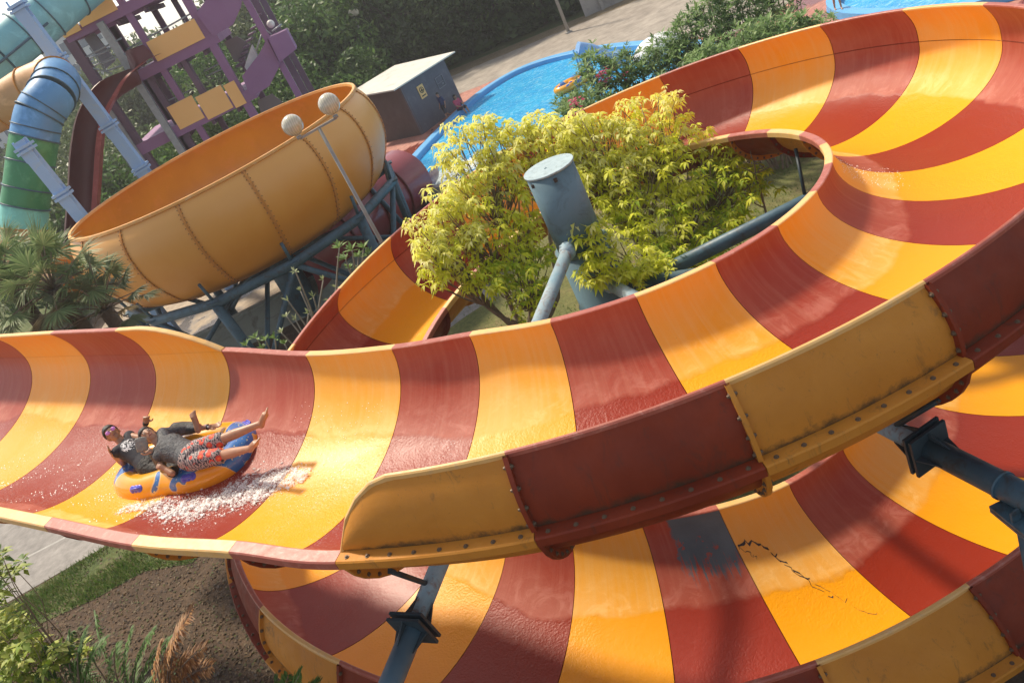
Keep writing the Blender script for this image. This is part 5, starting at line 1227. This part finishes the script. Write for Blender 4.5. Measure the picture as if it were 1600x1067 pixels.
tee = shirt_print(); pc = (J['neck']*.72+J['pel']*.28)+J['chestface']*.11-J['pel']; tee._d.inputs[1].default_value = pc
b2, HWb, rotb = person('rider in black printed sleeveless top and pink mirrored sunglasses lying behind', J, tee.mat, M_blk, (0, 0), (1.85, 1.85), {'skin': M_skin}, .008, SR)
sg_ = None; M_pinkl = paint('pink_lens', (.75, .22, .50), (.62, .20, .60), .08, 8, 0, coat=1)
for k in (-1, 1):
    mb = MB(); mb.sphere(HWb(.036*k, .098, .004), (.034, .008, .029), 14, 10, rot=rotb); ln = mb.build('sunglass_lens', M_pinkl, b2)
mb = MB(); mb.tube([HWb(-.07, .086, .010), HWb(-.02, .105, .012), HWb(.02, .105, .012), HWb(.07, .086, .010)], .004, 6)
for k in (-1, 1): mb.tube([HWb(.07*k, .086, .010), HWb(.082*k, -.01, .002)], .004, 6)
mb.build('sunglass_frame', M_dark, b2)
mb = MB(); d = (J['haL']-J['elL']).normalized(); mb.tube([J['wrL']-d*.03, J['wrL']+d*.005], .041, 12); mb.build('wristband', M_blk, b2)
# grey pouch held between the two heads
p0 = joint(JF['wrR'], (216, 690), .13*SR, 5.55); mb = MB(); rw = frame(cam_dir, V3((.5, 0, 1)))
rows = []
for i in range(9):
    for_ = []; 
    for j in range(9):
        u, v = i/8-.5, j/8-.5; for_.append(p0+rw @ V3((u*.15*(1-.25*abs(v)), v*.19*(1-.2*abs(u)), .018*(1-4*u*u)*(1-4*v*v)+.006*math.sin(9*u+5*v))))
    rows.append(for_)
mb.grid(rows); mb.grid([[q-rw @ V3((0, 0, .012)) for q in r_] for r_ in rows], flip=True); po = mb.build('cloth', cloth('grey_cloth', (.30, .28, .24), (.22, .2, .18), 25)); so_ = po.modifiers.new('s', 'SOLIDIFY'); so_.thickness = .006; setp(po, 'small crumpled grey cloth held up between the two riders', 'cloth')
# wake of white water, plus flecks standing in for a reflection
V = []; Fa = []; Cc = []
def fleck(c, s_, col=(.82, .80, .78)):
    b = len(V); a = random.uniform(0, 6.28)
    for k in range(3): V.append((c.x+s_*math.cos(a+2.1*k)*random.uniform(.6, 1.2), c.y+s_*math.sin(a+2.1*k)*random.uniform(.6, 1.2), c.z+s_*random.uniform(-.5, .5)))
    V.append((c.x, c.y, c.z+s_*.8)); Fa.extend([(b, b+1, b+3), (b+1, b+2, b+3), (b+2, b, b+3)]); Cc.extend([col]*3)
def vfind(px):
    best = None
    for i in range(-25, 18):
        for j in range(6, 31):
            n, v = i/8, j/32; q = surf(n, v); d = q-V3((0, 0, H)); D = d.dot(Vector(_f)); x = 800+F*d.dot(Vector(RT))/D; y = 533.5-F*d.dot(Vector(UP))/D; e = (x-px[0])**2+(y-px[1])**2
            if best is None or e < best[0]: best = (e, n, v)
    return best[1], best[2]
wk = [vfind(p) for p in ((195, 800), (235, 795), (275, 795), (320, 788), (360, 775), (400, 765), (440, 755), (485, 745))]
wd = [.02, .03, .045, .05, .055, .05, .035, .015]
FB = MB()
for i in range(len(wk)-1):
    for k in range(2400 if i > 1 else 900):
        t = random.random(); n = wk[i][0]+(wk[i+1][0]-wk[i][0])*t; v = wk[i][1]+(wk[i+1][1]-wk[i][1])*t; w_ = wd[i]+(wd[i+1]-wd[i])*t
        g_ = random.gauss(0, 1); cl = math.sin(n*21+g_*2)+math.sin(n*47+1.3*g_)
        if cl < random.uniform(-1.6, .6): continue
        q = surf(n+random.gauss(0, .02), v+g_*w_*.8); q.z += .01+abs(random.gauss(0, .05))*(1-.3*min(2, abs(g_))); fleck(q, random.uniform(.0015, .006))
    for k in range(520 if i > 1 else 260):
        t = random.random(); n = wk[i][0]+(wk[i+1][0]-wk[i][0])*t; v = wk[i][1]+(wk[i+1][1]-wk[i][1])*t; w_ = wd[i]+(wd[i+1]-wd[i])*t; g_ = random.gauss(0, .62)
        if math.sin(n*33+g_*3)+math.sin(n*61-g_*2) < random.uniform(-1.9, .1): continue
        q = surf(n, v+g_*w_); q.z += random.uniform(0, .035)*(1-min(1, abs(g_))*.5); r_ = random.uniform(.007, .017)
        FB.sphere(q, (r_*random.uniform(1, 2.6), r_*random.uniform(.8, 1.5), r_*.8), 8, 6, rot=Matrix.Rotation(-.35+random.gauss(0, .3), 3, 'Z'))
fo_ = MB(); fo_.v, fo_.f = FB.v, FB.f
for k in range(900):
    n = random.uniform(-4.5, -1.2); v = random.gauss(.60, .07); q = surf(n, v); q.z += .008
    if math.sin(n*9+v*30) > .2: fleck(q, random.uniform(.004, .014))
for k in range(260):
    n = random.uniform(-1.2, -.2); v = random.uniform(.2, .55); q = surf(n, v); q.z += .006; fleck(q, random.uniform(.003, .008))
for k in range(260):
    n = random.uniform(7.3, 8.2); v = random.uniform(.10, .34); q = surf(n, v); q.z += .008; fleck(q, random.uniform(.003, .009))  # white flecks on the right bend imitate a streak of reflected light
M_foam = NT('foam'); M_foam.set(Base_Color=(.95, .94, .92), Roughness=.35); M_foam.b.inputs['Subsurface Weight'].default_value = .0; M_foam.b.inputs['Subsurface Radius'].default_value = (.02, .02, .02)
ff = NT('foam_sheet'); ff.set(Base_Color=(.95, .94, .92), Roughness=.4); ff.bump(ff.noise(60, 6, .75), .5, .008); trn = ff.n('BsdfTransparent'); mxx = ff.n('MixShader')
ff.l(ff.ramp(ff.noise(24, 7, .72, None, .6), [(.42, .0), (.60, 1.0)]), mxx.inputs[0]); ff.l(trn.outputs[0], mxx.inputs[1]); ff.l(ff.b.outputs[0], mxx.inputs[2]); ff.l(mxx.outputs[0], ff.out.inputs[0])
e_ = bpy.data.objects.new('tmp', None); COL.objects.link(e_); fo = remeshed(fo_, 'foam', ff.mat, e_, .0065, 3); fo.parent = None; bpy.data.objects.remove(e_); fo['kind'] = 'stuff'
leafmesh('white_water_and_glint', np.array(V), np.array(Fa), np.array(Cc), kind='stuff', mat=M_foam.mat)
# ---- small people by the pool
def standing(loc, yaw, h, spec):
    s = h/1.72; f = V3((math.cos(yaw), math.sin(yaw), 0)); l = V3((-f.y, f.x, 0)); P = lambda a, b, c: V3(loc)+f*a*s+l*b*s+V3((0, 0, c*s)); J = {'pel': P(0, 0, .93), 'neck': P(.02, 0, 1.43), 'head': P(.04, 0, 1.60), 'shL': P(0, .17, 1.40), 'shR': P(0, -.17, 1.40), 'front': f, 'face': f, 'chestface': f, 'hup': V3((0, 0, 1))}
    D = {'elL': (-.08, .22, 1.13), 'wrL': (.05, .24, .90), 'haL': (.08, .24, .80), 'elR': (-.05, -.22, 1.13), 'wrR': (.10, -.22, .92), 'haR': (.13, -.22, .82), 'hiL': (0, .09, .90), 'hiR': (0, -.09, .90), 'knL': (.16, .09, .50), 'anL': (.20, .09, .09), 'toL': (.38, .09, .03), 'knR': (-.02, -.09, .48), 'anR': (-.32, -.09, .16), 'toR': (-.24, -.09, .0), 'soL': (0, 0, -1), 'soR': (-.6, 0, -.7)}
    D.update(spec)
    for k, v in D.items(): J[k] = (f*v[0]+l*v[1]+V3((0, 0, v[2]))) if k[:2] == 'so' else P(*v)
    return J, s
J, s = standing((2.35, 46.65, .02), R(215), 1.62, {}); person('boy in a navy shirt walking past the grey shed', J, cloth('navy', (.02, .03, .09), (.03, .04, .11)), cloth('dark_shorts', (.02, .02, .03), (.03, .03, .04)), (.8, .8), (.9, .9), {'skin': M_skin}, .016, s)
q = Vector((3.1, 46.75, .30)); J, s = standing((q.x, q.y, q.z-.92), R(-55), 1.75, {'knL': (.40, .10, .98), 'anL': (.52, .10, .58), 'toL': (.70, .10, .52), 'knR': (.40, -.10, .98), 'anR': (.50, -.10, .58), 'toR': (.68, -.10, .52), 'soR': (0, 0, -1), 'elL': (.12, .22, 1.16), 'wrL': (.32, .12, 1.05), 'haL': (.40, .08, 1.03), 'elR': (.12, -.22, 1.16), 'wrR': (.32, -.12, 1.05), 'haR': (.40, -.08, 1.03), 'knL': (.42, .10, .96)})
person('woman in a pink top with dark hair sitting on the blue pool edge', J, cloth('pink_top', (.55, .06, .14), (.42, .05, .10)), cloth('dark_trousers', (.03, .025, .04), (.04, .03, .05)), (.8, .8), (.95, .95), {'skin': M_skin2}, .016, s, female=True)
q = aty(928, 120, 33); q = V3((q.x, 33.0, 0)); q = atz(928, 130, .1)
J, s = standing((q.x, q.y, -.35), R(200), 1.65, {'anR': (0, -.09, .09), 'toR': (.18, -.09, .03), 'soR': (0, 0, -1), 'elL': (.10, .24, 1.14), 'wrL': (.30, .2, 1.0), 'haL': (.4, .2, .98)}); person('person in dark swim clothes standing in the pool behind the yellow raft', J, cloth('navy_rash', (.015, .02, .06), (.02, .03, .08)), M_blk, (1.9, 1.9), (1.8, 1.8), {'skin': M_skin}, .016, s)
q2 = atz(895, 130, .2); r2 = empty('pool_raft', q2, 'small yellow double raft floating at the pool edge beside the bush', 'raft'); a2 = (atz(915, 118, .2)-atz(880, 138, .2)).normalized(); s2 = V3((-a2.y, a2.x, 0)); mb = MB()
mb.tube([q2+a2*.85*math.cos(t)+s2*.48*(1-.2*math.exp(-(math.cos(t)/.3)**2))*math.sin(t) for t in np.linspace(0, 2*math.pi, 41)[:-1]], .20, 14, closed=True); mb.build('ring_tube', M_raft, r2); mb = MB(); mb.tube([q2-s2*.3, q2+s2*.3], .15, 12); mb.build('cross_tube', M_raft, r2)
for t in (200, 250, 300):
    mb = MB(); mb.sphere(q2+a2*.85*math.cos(R(t))+s2*.46*math.sin(R(t))+V3((0, 0, .2)), (.1, .06, .03), 10, 6); mb.build('handle', M_hd, r2)
q = atz(727, 273, .1); J, s = standing((q.x, q.y, -1.22), R(160), 1.6, {'anR': (0, -.09, .09), 'toR': (.18, -.09, .03), 'soR': (0, 0, -1)}); person('swimmer with only the dark haired head above the pool water', J, M_blk, M_blk, (.8, .8), (.9, .9), {'skin': M_skin}, .018, s)
q = atz(1310, 14, .3); J, s = standing((q.x, q.y, .3), R(250), 1.6, {'anR': (-.05, -.12, .09), 'toR': (.12, -.12, .03), 'soR': (0, 0, -1)}); person('person standing on the second pool rim with only the feet in frame', J, M_blk, M_blk, (.8, .8), (.95, .95), {'skin': M_skin2}, .018, s)
# ---------------------------------------------------------------- lamps and far structures
M_gal = paint('lamp_pole_grey', (.36, .35, .33), (.28, .27, .26), .55, 3, .05, metal=.2)
def globe_mat():
    m = NT('globe_glass'); wv = m.n('TexWave'); wv.inputs['Scale'].default_value = 6; wv.inputs['Distortion'].default_value = 6; m.l(m.objco(), wv.inputs['Vector'])
    m.set(Base_Color=m.ramp(wv.outputs['Fac'], [(.3, (.50, .47, .36)), (.7, (.62, .58, .46))]), Roughness=.16, Coat_Weight=.5); return m.mat
M_globe = globe_mat()
base = aty(498, 200, 19.8)
lp = empty('street_lamp', (base.x, base.y, 0), 'twin globe street lamp leaning in front of the orange bowl', 'lamp'); top = base
mb = MB(); mb.tube([(base.x, base.y, 0), top], [.06, .04], 14); mb.build('pole', M_gal, lp)
gA, gB = aty(457, 196, 19.8), aty(514, 163, 19.6)
for g_ in (gA, gB):
    arm_e = g_+V3((0, 0, -.33)); mb = MB(); mb.bar(top, arm_e, .05, .05); mb.tube([arm_e, arm_e+V3((0, 0, .07))], .06, 12); mb.build('bracket', M_gal, lp)
    mb = MB(); mb.sphere(g_, .24, 28, 20); mb.build('globe', M_globe, lp)
b2_ = atz(596, 108, 0); lb = aty(588, 100, 66); base = V3((aty(588, 95, 62).x, 62, 0)); top = aty(553, 28, 62)
lp2 = empty('street_lamp', (top.x, top.y, 0), 'distant twin globe street lamp rising beyond the shed roof', 'lamp'); mb = MB(); mb.tube([(top.x, top.y, 0), top], [.09, .06], 10); mb.build('pole', M_gal, lp2)
for px in ((549, 21), (556, 20)):
    mb = MB(); mb.sphere(aty(*px, 62), .24, 14, 10); mb.build('globe', M_globe, lp2)
q = atz(889, 52, 0); lp3 = empty('light_pole', (q.x, q.y, 0), 'plain grey light pole at the road edge by the long white wall', 'pole'); mb = MB(); mb.tube([q, q+V3((0, 0, 7.5))], [.11, .07], 10); mb.build('pole', M_gal, lp3); mb = MB(); mb.box(q+V3((0, 0, .05)), (.4, .4, .1)); mb.build('base', M_gal, lp3)
# long wall beyond the road
M_wallb = paint('grey_white_wall', (.38, .37, .35), (.30, .29, .28), .8, .4, .1, dirt=(.2, .19, .18)); a, b = atz(905, 38, 0), atz(1030, 2, 0); a = V3((13.6, 56.5, 0)); b = V3((30, 51.8, 0)); d = (b-a).normalized()
wl = empty('boundary_wall', a, 'long pale boundary wall in tree shade beyond the road', 'wall'); mb = MB(); mb.bar(a+V3((0, 0, 1.5)), b+V3((0, 0, 1.5)), .2, 3.0); mb.build('wall', M_wallb, wl)
for k in range(6):
    mb = MB(); p = a+d*(1.2+k*3.0)+V3((d.y, -d.x, 0))*.18; mb.box(p+V3((0, 0, 1.6)), (.22, .22, 3.2)); mb.build('pier', M_gal, wl)
for i, (x, y, lab) in enumerate(((16.5, 58, 'dark tree leaning over the pale boundary wall near the light pole'), (22, 57.5, 'dark tree behind the boundary wall at the top edge'), (12.0, 60.5, 'dark tree behind the left end of the boundary wall'))): clump_tree('tree', x, y+1.5, 8, 3.4, lab, 'tree', DG, .3, 3000, .3, TG, .25, .8, lobes=16)
# shed-like building with a corrugated roof left of the dark trees
q = aty(575, 75, 72); hb = empty('low_building', (q.x, 72, 0), 'low far building with a pale corrugated roof behind the shed', 'building'); zt = aty(600, 48, 72).z; mb = MB(); xl, xr = aty(560, 75, 72).x, aty(602, 48, 72).x
mb.plate([(xl, 71, zt-1.3), (xr, 71, zt-1.3), (xr, 74, zt), (xl, 74, zt)], .08, off=(0, 0, 1))
for k in range(16):
    x = xl+(xr-xl)*k/15; mb.bar((x, 71, zt-1.2), (x, 74, zt+.1), .06, .06)
mb.build('roof', paint('pale_metal_roof', (.45, .50, .52), (.35, .40, .42), .5, 1), hb); mb = MB(); mb.box(((xl+xr)/2, 72.6, (zt-1.3)/2), (xr-xl-.3, 2.4, zt-1.3)); mb.build('wall', M_shedf, hb)
# far apartment block
M_apt = paint('white_facade', (.62, .64, .66), (.55, .57, .6), .8, .1, .05); M_win = paint('grey_glass', (.10, .14, .20), (.14, .18, .24), .2, .3)
for (x, y, wd_, h, lab) in ((-48.5, 130, 9, 16.2, 'white far apartment block with blue windows under the aqua tube'), (-36.5, 140, 9, 16.0, 'pale far building behind the small crowned tree')):
    ab = empty('apartment_block', (x, y, 0), lab, 'building'); mb = MB(); mb.box((x, y, h/2), (wd_, 8, h)); mb.box((x, y, h+.25), (wd_+.4, 8.4, .5)); mb.build('wall', M_apt, ab)
    for fl in range(5):
        for c in range(4):
            mb = MB(); mb.box((x-wd_/2+wd_*(c+.5)/4, y-4.02, h-1.6-fl*3), (1.3, .1, 1.7)); mb.build('window', M_win, ab)
# white dome shape and blue pool figure seen through the bush
q = atz(1025, 90, 0); dm = empty('canopy', (q.x, q.y, 0), 'white rounded canopy glimpsed through the oleander leaves', 'canopy'); mb = MB()
c_ = aty(1028, 75, q.y); rows = [[c_+V3((1.25*math.sin(p)*math.cos(a), 1.0*math.sin(p)*math.sin(a), .8*math.cos(p)-.2)) for a in np.linspace(0, 2*math.pi, 25)] for p in np.linspace(0, math.pi/2, 9)]
mb.grid(rows); mb.build('shell', paint('white_shell', (.8, .8, .8), (.7, .7, .72), .5), dm); mb = MB(); mb.tube([(c_.x, c_.y, 0), (c_.x, c_.y, c_.z+.5)], .06, 8); mb.build('mast', M_gal, dm)
q = atz(945, 118, 0); qb = empty('pool_slide', (q.x, q.y+.8, 0), 'small pale blue play slide at the pool edge behind the bush', 'slide'); mb = MB(); c_ = q+V3((0, .8, 0)); mb.tube(catmull([c_+V3((-.6, 0, 1.5)), c_+V3((0, 0, 1.1)), c_+V3((.7, 0, .4)), c_+V3((1.2, 0, .25))], 5), .35, 14); mb.build('chute', paint('pale_blue', (.25, .45, .75), (.2, .38, .66), .4), qb); mb = MB()
for sx in (-.75, -.3):
    for sy in (-.3, .3): mb.tube([c_+V3((sx, sy, 0)), c_+V3((sx, sy, 1.5))], .05, 8)
mb.build('legs', M_bluepaint, qb)

# ---------------------------------------------------------------- light haze in the air
mb = MB(); mb.box((-30, 95, 9.5), (600, 620, 21))
hm = bpy.data.materials.new('haze'); hm.use_nodes = True; ht = hm.node_tree; ht.nodes.remove(ht.nodes['Principled BSDF']); pv = ht.nodes.new('ShaderNodeVolumePrincipled')
pv.inputs['Color'].default_value = (.93, .94, .96, 1); pv.inputs['Density'].default_value = .0009; pv.inputs['Anisotropy'].default_value = .3
ht.links.new(pv.outputs[0], ht.nodes['Material Output'].inputs['Volume']); mb.build('haze', hm, kind='stuff')
print('objects', len(bpy.data.objects))
